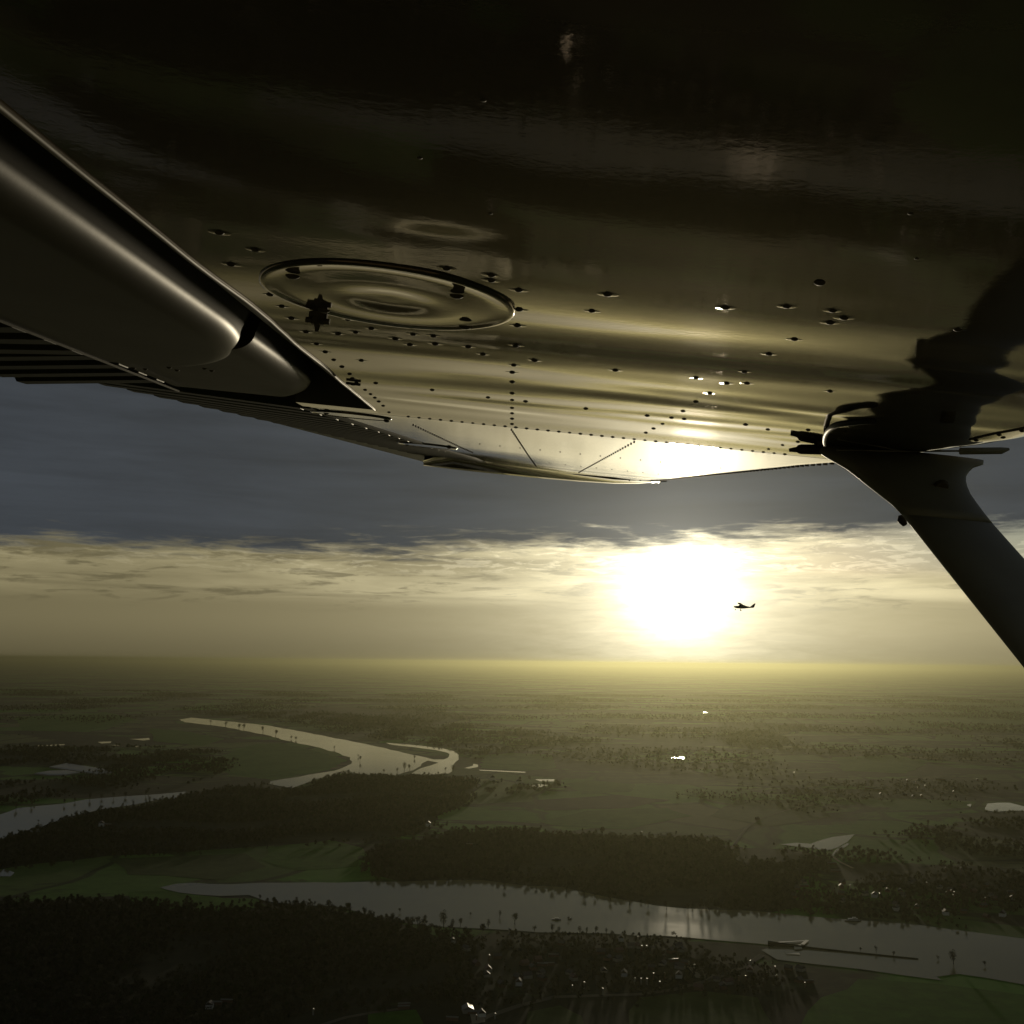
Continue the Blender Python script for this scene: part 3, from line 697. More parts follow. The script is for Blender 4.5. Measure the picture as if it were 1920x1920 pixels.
fields = [(M_GREEN, [(480, 1395), (530, 1394), (600, 1410), (650, 1425), (620, 1443), (510, 1462), (430, 1452), (390, 1436), (420, 1415)]), (M_GREEN, [(905, 1416), (960, 1411), (1035, 1415), (1040, 1440), (985, 1446), (900, 1440)]),
          (M_GREEN, [(1060, 1470), (1100, 1462), (1190, 1470), (1180, 1485), (1090, 1490)]), (M_GREEN, [(1290, 1478), (1400, 1480), (1450, 1492), (1430, 1510), (1340, 1502), (1280, 1490)]), (M_GREEN, [(1100, 1520), (1250, 1515), (1300, 1530), (1180, 1555), (1060, 1550), (1010, 1540)]),
          (M_BROWN, [(1000, 1500), (1160, 1490), (1260, 1500), (1180, 1515), (1020, 1520)]), (M_GREEN, [(500, 1590), (620, 1575), (680, 1590), (670, 1625), (560, 1632), (490, 1612)]), (M_OLIVE, [(200, 1610), (460, 1600), (500, 1625), (420, 1650), (240, 1640)]),
          (M_GREEN, [(240, 1672), (300, 1670), (420, 1684), (480, 1685), (500, 1700), (380, 1712), (260, 1700)]), (M_GREEN, [(800, 1737), (905, 1745), (890, 1757), (820, 1757), (795, 1748)]),
          (M_GREEN, [(1610, 1835), (1760, 1845), (1960, 1870), (2000, 2000), (1600, 2000), (1500, 1925), (1540, 1870)]), (M_OLIVE, [(990, 1897), (1050, 1885), (1090, 1905), (1110, 1960), (960, 1960)]), (M_GREEN, [(690, 1900), (780, 1893), (800, 1930), (690, 1950)]),
          (M_OLIVE, [(1200, 1870), (1320, 1858), (1420, 1870), (1450, 1960), (1180, 1960)]), (M_GREEN, [(1560, 1420), (1680, 1415), (1740, 1430), (1700, 1450), (1580, 1445)]), (M_OLIVE, [(1380, 1500), (1520, 1500), (1560, 1530), (1440, 1550), (1330, 1530)]),
          (M_GREEN, [(30, 1345), (200, 1335), (260, 1350), (150, 1372), (40, 1370)]), (M_GREEN, [(280, 1365), (340, 1370), (420, 1385), (380, 1398), (290, 1390)]), (M_BROWN, [(560, 1325), (760, 1330), (900, 1345), (760, 1370), (600, 1355)]),
          (M_GREEN, [(1750, 1320), (1960, 1310), (2000, 1350), (1800, 1370)]), (M_GREEN, [(1630, 1345), (1760, 1335), (1790, 1360), (1660, 1375)])]
for i, (m_, pg) in enumerate(fields): poly_sheet('field', pg, .22 + .012 * i, m_, 12, 60, 40 + i)
woods_floor = []

def ribbon(name, px, w, z, m_):
    p = [G(u, v, z) for u, v in px]; q = []
    for i in range(len(p) - 1):
        for t in np.linspace(0, 1, 6, endpoint=False): q.append(p[i].lerp(p[i + 1], t))
    q.append(p[-1]); V = []
    for i, a in enumerate(q):
        d_ = (q[min(i + 1, len(q) - 1)] - q[max(i - 1, 0)]).normalized(); nx = Vector((-d_.y, d_.x, 0)) * w / 2; V += [a + nx, a - nx]
    o = mesh(name, V, [(2 * i, 2 * i + 1, 2 * i + 3, 2 * i + 2) for i in range(len(q) - 1)], m_); o['kind'] = 'structure'; return o
ribbon('road', [(880, 1925), (910, 1907), (975, 1885), (1040, 1869), (1140, 1866), (1200, 1864), (1260, 1856), (1330, 1838), (1395, 1812), (1430, 1790)], 11, .8, M_ROAD)
ribbon('road', [(560, 1935), (650, 1907), (700, 1898), (767, 1889)], 8, .8, M_ROAD)
ribbon('road', [(1372, 1592), (1385, 1572), (1400, 1552), (1420, 1537), (1470, 1520), (1530, 1508)], 9, .8, M_ROAD)
ribbon('road', [(1560, 1605), (1575, 1616), (1600, 1628)], 7, .8, M_SAND)
ribbon('road', [(1600, 1474), (1660, 1481), (1760, 1485), (1850, 1494)], 14, .8, M_ROAD)
poly_sheet('harbour_yard', [(1288, 1812), (1300, 1808), (1318, 1815), (1345, 1828), (1325, 1837), (1305, 1833), (1297, 1822)], .9, M_SAND, 3, 20, 9)
poly_sheet('farm_yard', [(880, 1898), (905, 1896), (910, 1916), (885, 1920)], .9, M_SAND, 3, 20, 10)

# the mole that shelters the little harbour, and its landing stage
o = mesh('mole', *(lambda q: (q[0], q[1]))(tube([G(u, v, 1.2) for u, v in ((1440, 1771), (1480, 1774), (1520, 1778), (1580, 1784), (1640, 1790), (1700, 1796), (1722, 1798))], [6, 4, 2.2, 1.6, 1.4, 1.3, 1], 8)), M_WOODF); o['kind'] = 'structure'
M_CONC = mat('pale_concrete', (.38, .34, .22), .45, noise=(.4, .3))
st = empty('landing_stage', G(1500, 1772, .6)); tag(st, 'pale landing stage with a sloping gangway at the tip of the harbour mole', 'jetty')
def rel(o_, pts): return [Vector(p) - o_.location for p in pts]
def slab(name, px, z0, z1, m_, par):
    a = rel(par, [G(u, v, .6) for u, v in px]); k = len(a); V = [p + Vector((0, 0, z0)) for p in a] + [p + Vector((0, 0, z1)) for p in a]
    return mesh(name, V, [tuple(range(k))[::-1], tuple(range(k, 2 * k))] + [(i, (i + 1) % k, (i + 1) % k + k, i + k) for i in range(k)], m_, par)
slab('walkway', [(1450, 1769.2), (1508, 1765.5), (1508, 1766.8), (1452, 1770.2)], 1.5, 2.2, M_CONC, st)
slab('stage_reflection', [(1488, 1774), (1502, 1773), (1504, 1781), (1490, 1782)], .8, 1.8, M_CONC, st)  # pale slab standing in for the stage's reflection on the water
slab('gangway', [(1501, 1773), (1510, 1765), (1517, 1765.5), (1508, 1774)], 1.6, 2.4, M_CONC, st)
slab('pontoon', [(1472, 1786), (1498, 1787), (1500, 1791), (1474, 1790)], .2, 1.0, M_CONC, st)

# ---- trees
def crown_mesh(name, seed, n, rx, h0, h1, leaf, matl, sparse=False):
    r_ = random.Random(seed); V = []; Fc = []
    lobes = [(r_.uniform(-.5, .5) * rx, r_.uniform(-.5, .5) * rx, r_.uniform(h0 + .25 * (h1 - h0), h1 - .2 * (h1 - h0)), r_.uniform(.42, .75) * rx) for _ in range(6)]
    for i in range(n):
        lx, ly, lz, lr = r_.choice(lobes); a = Vector((r_.gauss(0, 1), r_.gauss(0, 1), r_.gauss(0, 1))).normalized() * lr * r_.uniform(.5, 1.08)
        p = Vector((lx, ly, lz)) + Vector((a.x, a.y, a.z * .85)); p.z = min(max(p.z, h0), h1)
        e1 = Vector((r_.gauss(0, 1), r_.gauss(0, 1), r_.gauss(0, 1))).normalized() * leaf * r_.uniform(.6, 1.3); e2 = e1.orthogonal().normalized() * leaf * r_.uniform(.4, 1.1)
        o_ = len(V); V += [p, p + e1, p + e2]; Fc.append((o_, o_ + 1, o_ + 2))
    me = bpy.data.meshes.new(name); me.from_pydata([tuple(p) for p in V], [], Fc); me.materials.append(matl); return me
def leaf_mat(name, c1, c2):
    m = bpy.data.materials.new(name); m.use_nodes = True; n = N(m.node_tree); b = m.node_tree.nodes['Principled BSDF']
    oi = m.node_tree.nodes.new('ShaderNodeObjectInfo'); n.put(b.inputs['Base Color'], n.mix(oi.outputs['Random'], c1, c2))
    b.inputs['Roughness'].default_value = .9; b.inputs['Specular IOR Level'].default_value = .1; return m
M_TWIG = leaf_mat('bare_twigs', (.034, .034, .022), (.070, .062, .038))
M_PINE = leaf_mat('dark_foliage', (.022, .028, .012), (.042, .050, .020))
M_BARK = mat('bark', (.030, .026, .018), .9, noise=(2, .4))
tmpl = bpy.data.collections.new('woodland_tree_shapes')            # shapes used by the woods, not placed in the scene themselves
for i in range(8):
    me = crown_mesh('wood_crown', 50 + i, 130, (5.6, 4.4, 6.6, 3.4)[i % 4], 1.0, (15, 18, 12, 16)[i % 4], 2.3, M_TWIG if i % 3 < 2 else M_PINE)
    tmpl.objects.link(bpy.data.objects.new('wood_crown', me))
def scatter_group():
    ng = bpy.data.node_groups.new('scatter_trees', 'GeometryNodeTree')
    ng.interface.new_socket('Geometry', in_out='INPUT', socket_type='NodeSocketGeometry'); ng.interface.new_socket('Geometry', in_out='OUTPUT', socket_type='NodeSocketGeometry')
    a = ng.nodes.new('NodeGroupInput'); z = ng.nodes.new('NodeGroupOutput'); ip = ng.nodes.new('GeometryNodeInstanceOnPoints'); ci = ng.nodes.new('GeometryNodeCollectionInfo')
    ci.inputs['Collection'].default_value = tmpl; ci.inputs['Separate Children'].default_value = True; ci.inputs['Reset Children'].default_value = True
    rr = ng.nodes.new('FunctionNodeRandomValue'); rr.data_type = 'FLOAT_VECTOR'; rr.inputs['Min'].default_value = (0, 0, 0); rr.inputs['Max'].default_value = (0.1, 0.1, 6.28)
    at = ng.nodes.new('GeometryNodeInputNamedAttribute'); at.data_type = 'FLOAT'; at.inputs['Name'].default_value = 'size'
    ip.inputs['Pick Instance'].default_value = True
    L = ng.links.new; L(a.outputs[0], ip.inputs['Points']); L(ci.outputs[0], ip.inputs['Instance']); L(rr.outputs['Value'], ip.inputs['Rotation']); L(at.outputs['Attribute'], ip.inputs['Scale']); L(ip.outputs[0], z.inputs[0])
    return ng
SG = scatter_group()
def inpoly(x, y, poly):
    c_ = np.zeros(len(x), bool); j = len(poly) - 1
    for i in range(len(poly)):
        xi, yi = poly[i]; xj, yj = poly[j]
        with np.errstate(divide='ignore', invalid='ignore'):
            k = ((yi > y) != (yj > y)) & (x < (xj - xi) * (y - yi) / (yj - yi) + xi)
        c_ ^= k; j = i
    return c_
rivers_w = [[(G(u, v).x, G(u, v).y) for u, v in pg] for pg in (RIVER_NEAR, RIVER_LEFT, RIVER_FAR, *ponds[:3])]
keep = []                                        # clearings kept free of trees: (x, y, radius)
def wood(px, dens_m, size, lab, clump=0.0, seed=0, floor=True, fq=.02):
    poly = [(G(u, v).x, G(u, v).y) for u, v in px]; r_ = np.random.default_rng(seed)
    xs_ = [p[0] for p in poly]; ys_ = [p[1] for p in poly]; area = (max(xs_) - min(xs_)) * (max(ys_) - min(ys_))
    n = int(area / dens_m ** 2); x = r_.uniform(min(xs_), max(xs_), n); y = r_.uniform(min(ys_), max(ys_), n)
    jx = r_.normal(0, 16, n) * (1 + np.hypot(x, y) / 6000); k = inpoly(x + jx, y + r_.normal(0, 22, n) * (1 + np.hypot(x, y) / 5000), poly)
    for rv_ in rivers_w: k &= ~inpoly(x, y, rv_)
    if clump > 0:
        f_ = sum(np.sin(x * a + y * b + p) for a, b, p in [(r_.uniform(-fq, fq), r_.uniform(-fq, fq) * (1.0 if fq == .02 else .7), r_.uniform(0, 6)) for _ in range(7)]) / 2.6
        k &= f_ > clump - 1 + r_.normal(0, .25, n)
    x, y = x[k], y[k]
    if keep:
        kk = np.ones(len(x), bool)
        for a, b, q in keep: kk &= (x - a) ** 2 + (y - b) ** 2 > q * q
        x, y = x[kk], y[kk]
    me = bpy.data.meshes.new('woodland'); me.from_pydata(np.stack([x, y, np.full(len(x), -H + .3)], -1).tolist(), [], [])
    at = me.attributes.new('size', 'FLOAT', 'POINT'); at.data.foreach_set('value', (size * r_.uniform(.6, 1.35, len(x)) * r_.uniform(.8, 1.1, len(x))).astype(np.float32))
    o = link('woodland', me); md = o.modifiers.new('trees', 'NODES'); md.node_group = SG
    tag(o, lab, 'woodland', kind='stuff')
    if floor: poly_sheet('woodland_floor', px, .12 + .001 * seed, M_WOODF, 14, 70, seed)
    return len(x)

# ---- houses (listed by where they stand); each one a thing with walls and roof
M_WALL = mat('render_wall', (.30, .28, .22), .8, noise=(.4, .2)); M_WALLW = mat('white_wall', (.62, .60, .52), .7, noise=(.4, .15)); M_BRICK = mat('brick_wall', (.13, .07, .045), .85, noise=(.5, .25))
M_ROOFD = mat('dark_roof_tiles', (.045, .036, .030), .55, noise=(.6, .3)); M_ROOFR = mat('red_roof_tiles', (.10, .045, .03), .55, noise=(.6, .3)); M_ROOFG = mat('sheet_metal_roof', (.16, .15, .12), .40, 0, .22, noise=(.3, .2))
M_WIN = mat('window_glass', (.02, .02, .02), .1)
TOC = Vector((0, 0, 0))
clusters = {
 'far_bank_right': ('small house', 'village across the wide river', [(1738, 1663, 'g'), (1775, 1681, 'g'), (1784, 1678, 'g'), (1790, 1681, 'g'), (1788, 1687, 'g'), (1797, 1689, 'g'), (1848, 1692, 'g'), (1556, 1686, 'g'), (1595, 1668, 'g'), (1650, 1684, 'g'), (1508, 1663, 'l'), (1657, 1653, 'd'), (1773, 1634, 'g'), (1803, 1634, 'g'), (1560, 1621, 'l'), (1567, 1635, 'l'), (1680, 1707, 'w'), (1773, 1715, 'w'), (1880, 1718, 'w'), (1640, 1682, 'w')]),
 'near_bank': ('house', 'village below the wide river', [(849, 1768, 'w'), (875, 1782, 'd'), (917, 1802, 'g'), (1038, 1794, 'l'), (1017, 1811, 'l'), (1030, 1810, 'l'), (1053, 1771, 'd'), (1170, 1830, 'w'), (1095, 1854, 'g'), (1073, 1860, 'g'), (1130, 1866, 'g'), (1190, 1846, 'g'), (1202, 1847, 'g'), (1213, 1847, 'g'), (1225, 1837, 'g'), (1247, 1836, 'g'), (1237, 1853, 'g'), (1203, 1784, 'g'), (1212, 1784, 'g'), (1263, 1803, 'l'), (1165, 1764, 'w'), (1196, 1766, 'g'), (955, 1751, 'g'), (973, 1847, 'w'), (940, 1850, 'd'), (1070, 1827, 'd'), (1273, 1833, 'w')]),
 'harbour': ('shed', 'beside the little harbour', [(1292, 1812, 'g'), (1302, 1817, 'g'), (1385, 1839, 'g'), (1399, 1839, 'g'), (1438, 1833, 'g'), (1454, 1821, 'g'), (1457, 1838, 'g'), (1515, 1843, 'l'), (1510, 1852, 'g'), (1408, 1810, 'g')]),
 'farm': ('barn', 'farm beside the road at the bottom', [(877, 1897, 'b'), (888, 1902, 'l'), (903, 1906, 'w'), (848, 1913, 'l'), (893, 1914, 'g'), (928, 1911, 'g'), (758, 1887, 'l'), (757, 1892, 'l')]),
 'bottom_left': ('building', 'in the lower left wood', [(393, 1890, 'w'), (405, 1884, 'l'), (425, 1880, 'l'), (587, 1903, 'g'), (190, 1549, 'w'), (200, 1548, 'l')]),
 'plain': ('farmhouse', 'hamlet on the hazy plain', [(1701, 1466, 'g'), (1717, 1469, 'g'), (1735, 1477, 'g'), (1753, 1482, 'g'), (1721, 1480, 'g'), (1788, 1488, 'g'), (1606, 1422, 'g'), (1630, 1479, 'l'), (1645, 1481, 'l'), (1420, 1537, 'd'), (1380, 1588, 'd'), (1763, 1462, 'l')]),
 'middle': ('farmhouse', 'fields between the two river arms', [(803, 1549, 'w'), (860, 1581, 'g'), (882, 1585, 'l'), (923, 1463, 'w'), (883, 1473, 'g'), (973, 1470, 'w'), (1203, 1564, 'g')]),
}
rd = random.Random(3)
for (uu0, uu1, vv0, vv1, kcl, n_) in ((1480, 1900, 1655, 1722, 'far_bank_right', 26), (880, 1290, 1775, 1850, 'near_bank', 26), (1300, 1520, 1815, 1860, 'harbour', 8), (1600, 1900, 1462, 1498, 'plain', 14)):
    got = 0; taken = [(a, b) for a, b, _ in clusters[kcl][2]]
    while got < n_:
        u_, v_ = rd.uniform(uu0, uu1), rd.uniform(vv0, vv1)
        if kcl == 'far_bank_right' and v_ > 1690 + (u_ - 1480) * .085: continue
        if any(abs(u_ - a) < 14 and abs(v_ - b) < 5 for a, b in taken): continue
        taken.append((u_, v_)); clusters[kcl][2].append((u_, v_, rd.choice('ddddn'))); got += 1
def gable(L, D2, hw, rise, ov=.35):
    """roof solid"""
    a, b = L / 2 + ov, D2 / 2 + ov
    V = [(-a, -b, hw), (a, -b, hw), (a, b, hw), (-a, b, hw), (-a, 0, hw + rise), (a, 0, hw + rise), (-a, -b, hw - .25), (a, -b, hw - .25), (a, b, hw - .25), (-a, b, hw - .25)]
    return V, [(0, 1, 5, 4), (2, 3, 4, 5), (0, 4, 3), (1, 2, 5), (6, 9, 8, 7), (0, 6, 7, 1), (1, 7, 8, 2), (2, 8, 9, 3), (3, 9, 6, 0)]
ORD = ['first', 'second', 'third', 'fourth', 'fifth', 'sixth', 'seventh', 'eighth', 'ninth', 'tenth', 'eleventh', 'twelfth', 'thirteenth', 'fourteenth', 'fifteenth', 'sixteenth', 'seventeenth', 'eighteenth', 'nineteenth', 'twentieth']
ORD += ['twenty-' + o_ for o_ in ORD[:9]] + ['thirtieth'] + ['thirty-' + o_ for o_ in ORD[:9]] + ['fortieth'] + ['forty-' + o_ for o_ in ORD[:9]] + ['fiftieth'] + ['fifty-' + o_ for o_ in ORD[:9]]
desc = {'g': 'with sunlit roof', 'l': 'with long pale roof', 'w': 'with a pale gable wall', 'd': 'with dark roof', 'n': 'with dark red roof', 'b': 'with broad yellow lit roof'}
for kcl, (noun, place, lst) in clusters.items():
    lst.sort(key=lambda q: q[0]); cnt = {}
    for u_, v_, ty in lst:
        p = G(u_, v_); Dm = p.length; cnt[ty] = cnt.get(ty, 0) + 1
        hv = (SUN + (-p).normalized()).normalized(); tilt = math.acos(hv.z); head = math.atan2(hv.y, hv.x)
        far = min(max(Dm / 2300, .9), 2.4)
        L_, D2, hw = rd.uniform(10, 14), rd.uniform(8, 10), rd.uniform(3.2, 5)
        rz = rd.uniform(0, math.pi); pitch = R(rd.uniform(35, 45)); mr, mw = M_ROOFD, rd.choice([M_BRICK, M_WALL, M_BRICK]); hgt = 0
        if ty == 'n': mr = M_ROOFR
        if ty == 'g': L_, D2 = rd.uniform(1.5, 3.2) * far, rd.uniform(1.4, 2.5) * far; mr = M_ROOFG; pitch = max(tilt * rd.uniform(.9, 1.1), .03); rz = head + math.pi / 2; hw = 9 if 'bank' in kcl else 7
        if ty == 'l': L_, D2 = 17 * far, 4 * far; mr = M_ROOFG; pitch = max(R(8), min(tilt, .5)) ; rz = R(rd.uniform(-12, 12)); hw = 4; mw = M_BRICK
        if ty == 'w': L_, D2, hw = 12 * far, 10 * far, 6 * far; mw = M_WALLW; rz = R(90 + rd.uniform(-15, 15)) - math.atan2(p.x, p.y)
        if ty == 'b': L_, D2 = 16, 14; mr = M_ROOFG; pitch = tilt; rz = head + math.pi / 2; hw = 5
        h = empty('house' if noun != 'shed' else 'shed', p + Vector((0, 0, .1)), rz)
        keep.append((p.x, p.y, L_ * .8)); 
        t_ = rd.random()
        for kk in range(1, 4): keep.append((p.x * (1 - kk * .006), p.y * (1 - kk * .006), L_ * .7))
        hv_ = [b for b in box(-L_ / 2, L_ / 2, -D2 / 2, D2 / 2, -1, hw)]
        mesh('wall', hv_[0], hv_[1], mw, h)
        v, f = gable(L_, D2, hw, D2 / 2 * math.tan(pitch)); rf_ = mesh('roof', v, f, mr, h)
        if ty in 'dn' or ty == 'w':
            v, f = box(L_ * .2, L_ * .2 + .8, -.4, .4, hw + .3, hw + D2 / 2 * math.tan(pitch) + 1.0); mesh('chimney', v, f, M_BRICK, rf_)
        only = sum(1 for q in lst if q[2] == ty)
        o_ = '' if only == 1 else (ORD[cnt[ty] - 1] + ' from the left, ')
        tag(h, (noun + ' ' + desc[ty] + ', ' + o_ + place).replace('of its kind ', ''), 'shed' if noun == 'shed' else 'house', 'buildings of the ' + place)

# greenhouses on the left
M_GH = mat('greenhouse_glass', (.16, .16, .15), .30)
for lab, pg, hh in (('long greenhouse block, the upper right one of the pair left of the river bend', [(92, 1440), (125, 1433), (208, 1446), (212, 1451), (180, 1453)], 5), ('narrow greenhouse block, the lower left one of the pair left of the river bend', [(64, 1452), (92, 1447), (125, 1446), (150, 1450), (120, 1455), (92, 1455)], 4.4)):
    g = empty('greenhouse', G(pg[0][0], pg[0][1])); tag(g, lab, 'greenhouse')
    slab('wall', pg, -.5, hh, M_WALL, g); 
    a = rel(g, [G(u, v, .6) for u, v in pg]); k = len(a); ctr = sum(a, Vector()) / k
    V = [p + Vector((0, 0, hh + .02)) for p in a] + [ctr.lerp(p, .7) + Vector((0, 0, hh + 1.6)) for p in a]
    mesh('roof', V, [tuple(range(k, 2 * k))] + [(i, (i + 1) % k, (i + 1) % k + k, i + k) for i in range(k)], M_GH, g)

# ---- woods
W_ = [
 ([(-60, 1600), (20, 1572), (90, 1552), (150, 1535), (210, 1520), (290, 1505), (340, 1497), (420, 1482), (500, 1473), (560, 1481), (600, 1466), (660, 1450), (740, 1458), (850, 1455), (900, 1470), (880, 1500), (820, 1530), (800, 1560), (700, 1575), (520, 1585), (420, 1592), (200, 1605), (0, 1630), (-60, 1640)], 9.5, .85, 'dark wood on the rise between the two left river arms', .55),
 ([(820, 1575), (860, 1562), (1010, 1558), (1030, 1570), (1140, 1570), (1300, 1575), (1400, 1590), (1480, 1592), (1520, 1600), (1560, 1615), (1500, 1640), (1500, 1700), (1440, 1712), (1280, 1706), (1140, 1690), (1060, 1668), (960, 1660), (900, 1652), (760, 1655), (700, 1640), (690, 1600), (760, 1585)], 8.5, .88, 'bare winter wood lining the far bank of the wide river', .35),
 ([(-80, 1700), (200, 1690), (420, 1712), (520, 1700), (600, 1702), (690, 1718), (760, 1735), (800, 1752), (900, 1762), (905, 1800), (900, 1850), (850, 1870), (700, 1885), (560, 1900), (400, 1945), (-80, 1960)], 7.5, .78, 'dark wood covering the near bank at the lower left', .25),
 ([(900, 1752), (1140, 1757), (1280, 1762), (1420, 1776), (1460, 1805), (1540, 1820), (1560, 1850), (1480, 1870), (1380, 1862), (1290, 1858), (1180, 1862), (1040, 1866), (960, 1885), (890, 1895), (850, 1875), (900, 1840)], 9.5, .58, 'garden trees around the near village', .75),
 ([(1480, 1640), (1600, 1625), (1750, 1615), (1960, 1625), (1960, 1765), (1850, 1750), (1720, 1732), (1560, 1721), (1490, 1714)], 10, .62, 'garden trees around the village across the river', .85),
 ([(150, 1460), (300, 1405), (420, 1410), (440, 1440), (400, 1460), (300, 1480), (120, 1500), (-40, 1515), (-40, 1470)], 17, .95, 'copses between the greenhouses and the left river arm', .95),
 ([(-40, 1400), (160, 1398), (300, 1400), (240, 1440), (60, 1430), (-40, 1440)], 20, 1.0, 'copses behind the greenhouses', 1.0),
 ([(350, 1338), (520, 1350), (640, 1375), (820, 1400), (900, 1425), (1000, 1400), (1150, 1390), (900, 1360), (600, 1335)], 26, 1.05, 'band of riverside wood beyond the far bend', .8),
 ([(1362, 1378), (1385, 1372), (1425, 1370), (1462, 1376), (1480, 1388), (1462, 1398), (1410, 1404), (1370, 1400), (1345, 1390)], 22, .8, 'square wood on the hazy plain', .5),
 ([(1440, 1600), (1600, 1590), (1700, 1560), (1800, 1530), (1960, 1525), (1960, 1625), (1700, 1615), (1600, 1622)], 15, .8, 'scrub and hedges around the small lake', 1.05),
 ([(1150, 1500), (1300, 1500), (1420, 1520), (1600, 1530), (1760, 1510), (1850, 1490), (1960, 1490), (1960, 1470), (1600, 1462), (1450, 1470), (1250, 1480)], 24, .62, 'hedgerow trees across the middle fields', 1.1),
 ([(900, 1475), (1000, 1462), (1060, 1470), (1050, 1485), (930, 1495)], 26, 1.1, 'trees around the works beside the oxbow', .8),
]
tot = 0
for i, (px, dn, sz, lab, cl) in enumerate(W_): tot += wood(px, dn, sz, lab, cl, i, floor=(i in (0, 1, 2, 8)))
tot += wood([(-100, 1292), (2020, 1308), (2020, 1480), (1300, 1500), (1050, 1455), (900, 1400), (700, 1370), (500, 1340), (330, 1335), (-100, 1400)], 42, .95, 'distant copses and hedges scattered over the hazy plain', 1.12, 30, floor=False, fq=.0048)
print('wood trees', tot)

# ---- single trees standing in or beside the water
TREES = [('along the near bank of the wide river', [(735, 1729, 18), (783, 1736, 18), (795, 1735, 21), (832, 1741, 34), (848, 1739, 16), (863, 1739, 19), (915, 1742, 19), (1002, 1747, 11), (1035, 1749, 18), (1048, 1750, 14), (1087, 1751, 15), (1100, 1751, 13), (1117, 1751, 15), (1137, 1752, 13), (1187, 1757, 9), (683, 1716, 16), (700, 1720, 12), (590, 1698, 9), (487, 1687, 10)]),
         ('standing in the flooded wide river', [(750, 1711, 9), (882, 1717, 7), (937, 1720, 13), (965, 1734, 24), (945, 1669, 15), (1788, 1809, 26), (1759, 1800, 8), (1643, 1787, 13), (1675, 1794, 11), (1613, 1785, 9), (1847, 1812, 10), (1065, 1727, 9)]),
         ('along the far bank of the wide river', [(985, 1663, 16), (1005, 1664, 13), (1035, 1668, 20), (1062, 1672, 13), (1095, 1680, 20), (1115, 1684, 15), (1145, 1690, 17), (1180, 1697, 18), (1215, 1702, 17), (1250, 1706, 18), (1290, 1709, 18), (1330, 1711, 17), (1460, 1716, 12), (1520, 1722, 12), (840, 1652, 12), (870, 1652, 14), (790, 1655, 12)]),
         ('beside the distant river bend', [(493, 1375, 15), (517, 1381, 14), (546, 1386, 7), (555, 1388, 8), (457, 1369, 13), (448, 1366, 10), (423, 1363, 11), (627, 1405, 7), (675, 1428, 12), (672, 1420, 6), (777, 1423, 8), (768, 1446, 15), (758, 1446, 19), (850, 1447, 14), (395, 1357, 7), (835, 1446, 8), (745, 1448, 9), (720, 1449, 8)]),
         ('along the left river arm', [(168, 1500, 14), (190, 1498, 10), (213, 1497, 12), (235, 1495, 11), (273, 1492, 12), (120, 1509, 12), (72, 1542, 5), (60, 1512, 13), (30, 1518, 14), (140, 1504, 9), (190, 1521, 12), (250, 1512, 12), (280, 1506, 14), (143, 1532, 12), (97, 1545, 10)])]
crs = [crown_mesh('crown', 90 + i, 330, 4.6, 3.0, 15, .95, M_TWIG) for i in range(4)]
def trunk_mesh(seed):
    r_ = random.Random(seed); parts_ = [tube([(0, 0, -1), (.1, .05, 3), (.2, -.1, 7), (.1, .1, 12)], [.55, .42, .3, .12], 7)]
    for i in range(9):
        z = r_.uniform(3, 9); a = r_.uniform(0, 6.28); l = r_.uniform(2.4, 4.6)
        parts_.append(tube([(.1, 0, z), (math.cos(a) * l * .5, math.sin(a) * l * .5, z + l * .45), (math.cos(a) * l, math.sin(a) * l, z + l * 1.0)], [.2, .14, .05], 5))
    v, f = join(parts_); me = bpy.data.meshes.new('trunk'); me.from_pydata([tuple(q) for q in v], [], f); me.materials.append(M_BARK); return me
trs = [trunk_mesh(i) for i in range(4)]
for place, lst in TREES:
    lst.sort()
    for i, (u_, v_, hp_) in enumerate(lst):
        p = G(u_, v_); k = hp_ * p.length / F / 15.5
        t = empty('tree', p, rd.uniform(0, 6.28)); wq = k * rd.uniform(.8, 1.15) * (1.15 if hp_ < 12 else .9); t.scale = (wq, wq, k)
        j = rd.randrange(4); link('trunk', trs[j], t); link('crown', crs[j], t)
        tag(t, ('tall ' if hp_ > 22 else 'low ' if hp_ < 9 else '') + 'bare tree ' + place + ', ' + ORD[i] + ' from the left', 'tree', 'bare trees ' + place)

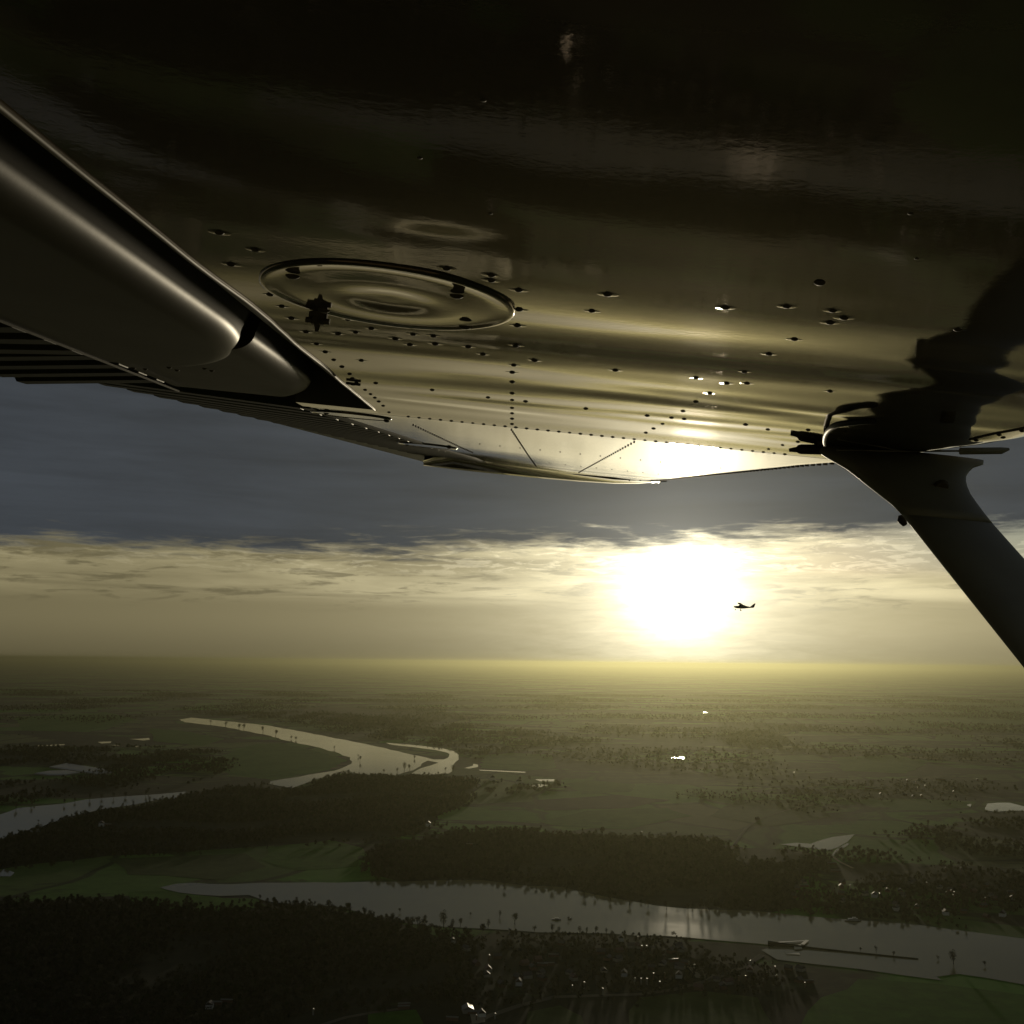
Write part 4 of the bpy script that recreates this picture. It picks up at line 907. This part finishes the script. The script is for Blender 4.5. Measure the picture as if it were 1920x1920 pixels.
# ---- boats
M_HULL = mat('dark_hull', (.04, .04, .04), .4); M_CAB = mat('white_cabin', (.60, .58, .50), .35)
def boat(u_, v_, L_, lab, cabins, rz=0):
    b = empty('boat', G(u_, v_, .6), rz); tag(b, lab, 'boat'); w = L_ * .13
    V = [(-L_ / 2, -w, 1.6), (L_ * .3, -w, 1.6), (L_ / 2, 0, 2.1), (L_ * .3, w, 1.6), (-L_ / 2, w, 1.6), (-L_ * .47, -w * .7, -.3), (L_ * .28, -w * .7, -.3), (L_ * .43, 0, -.3), (L_ * .28, w * .7, -.3), (-L_ * .47, w * .7, -.3)]
    mesh('hull', V, [(0, 1, 2, 3, 4), (9, 8, 7, 6, 5), (0, 5, 6, 1), (1, 6, 7, 2), (2, 7, 8, 3), (3, 8, 9, 4), (4, 9, 5, 0)], M_HULL, b)
    for x0, x1, z1, ww in cabins:
        v, f = box(x0 * L_, x1 * L_, -w * ww, w * ww, 1.62, z1); cbn = mesh('cabin', v, f, M_CAB, b)
        v, f = box(x0 * L_ + .3, x1 * L_ - .3, -w * ww - .03, w * ww + .03, z1 - 1.3, z1 - .5); mesh('window_band', v, f, M_WIN, cbn)
    v, f = tube([(0, 0, 1.6), (0, 0, 1.6 + L_ * .2)], .12, 6); mesh('mast', v, f, M_HULL, b)
    return b
boat(1600, 1727, 30, 'ferry boat with a pale upper deck moored at the far bank of the river', [(-.3, .25, 4.4, .8), (-.05, .16, 6.6, .6)], R(-4))
boat(1043, 1725, 17, 'small pale motor boat out on the wide river', [(-.15, .25, 3.6, .7)], R(-6))
boat(1069, 1724, 7, 'tiny boat beside the motor boat on the wide river', [(-.1, .2, 3.0, .7)], R(20))

# ------------------------------------------------------------------ haze
v, f = box(-128000, 128000, -14000, 127000, -H - 1.5, 48)
hz = mesh('haze', v, f); hz['kind'] = 'stuff'; hz['label'] = 'pale winter haze over the river plain'
m = bpy.data.materials.new('haze_air'); m.use_nodes = True; m.node_tree.nodes.clear()
pv = m.node_tree.nodes.new('ShaderNodeVolumePrincipled'); mo = m.node_tree.nodes.new('ShaderNodeOutputMaterial'); m.node_tree.links.new(pv.outputs[0], mo.inputs['Volume'])
pv.inputs['Color'].default_value = (.292, .290, .172, 1); pv.inputs['Density'].default_value = 2.9e-5; pv.inputs['Anisotropy'].default_value = .80
m.cycles.homogeneous_volume = True if hasattr(m, 'cycles') else False
hz.data.materials.append(m)
bpy.context.view_layer.update()
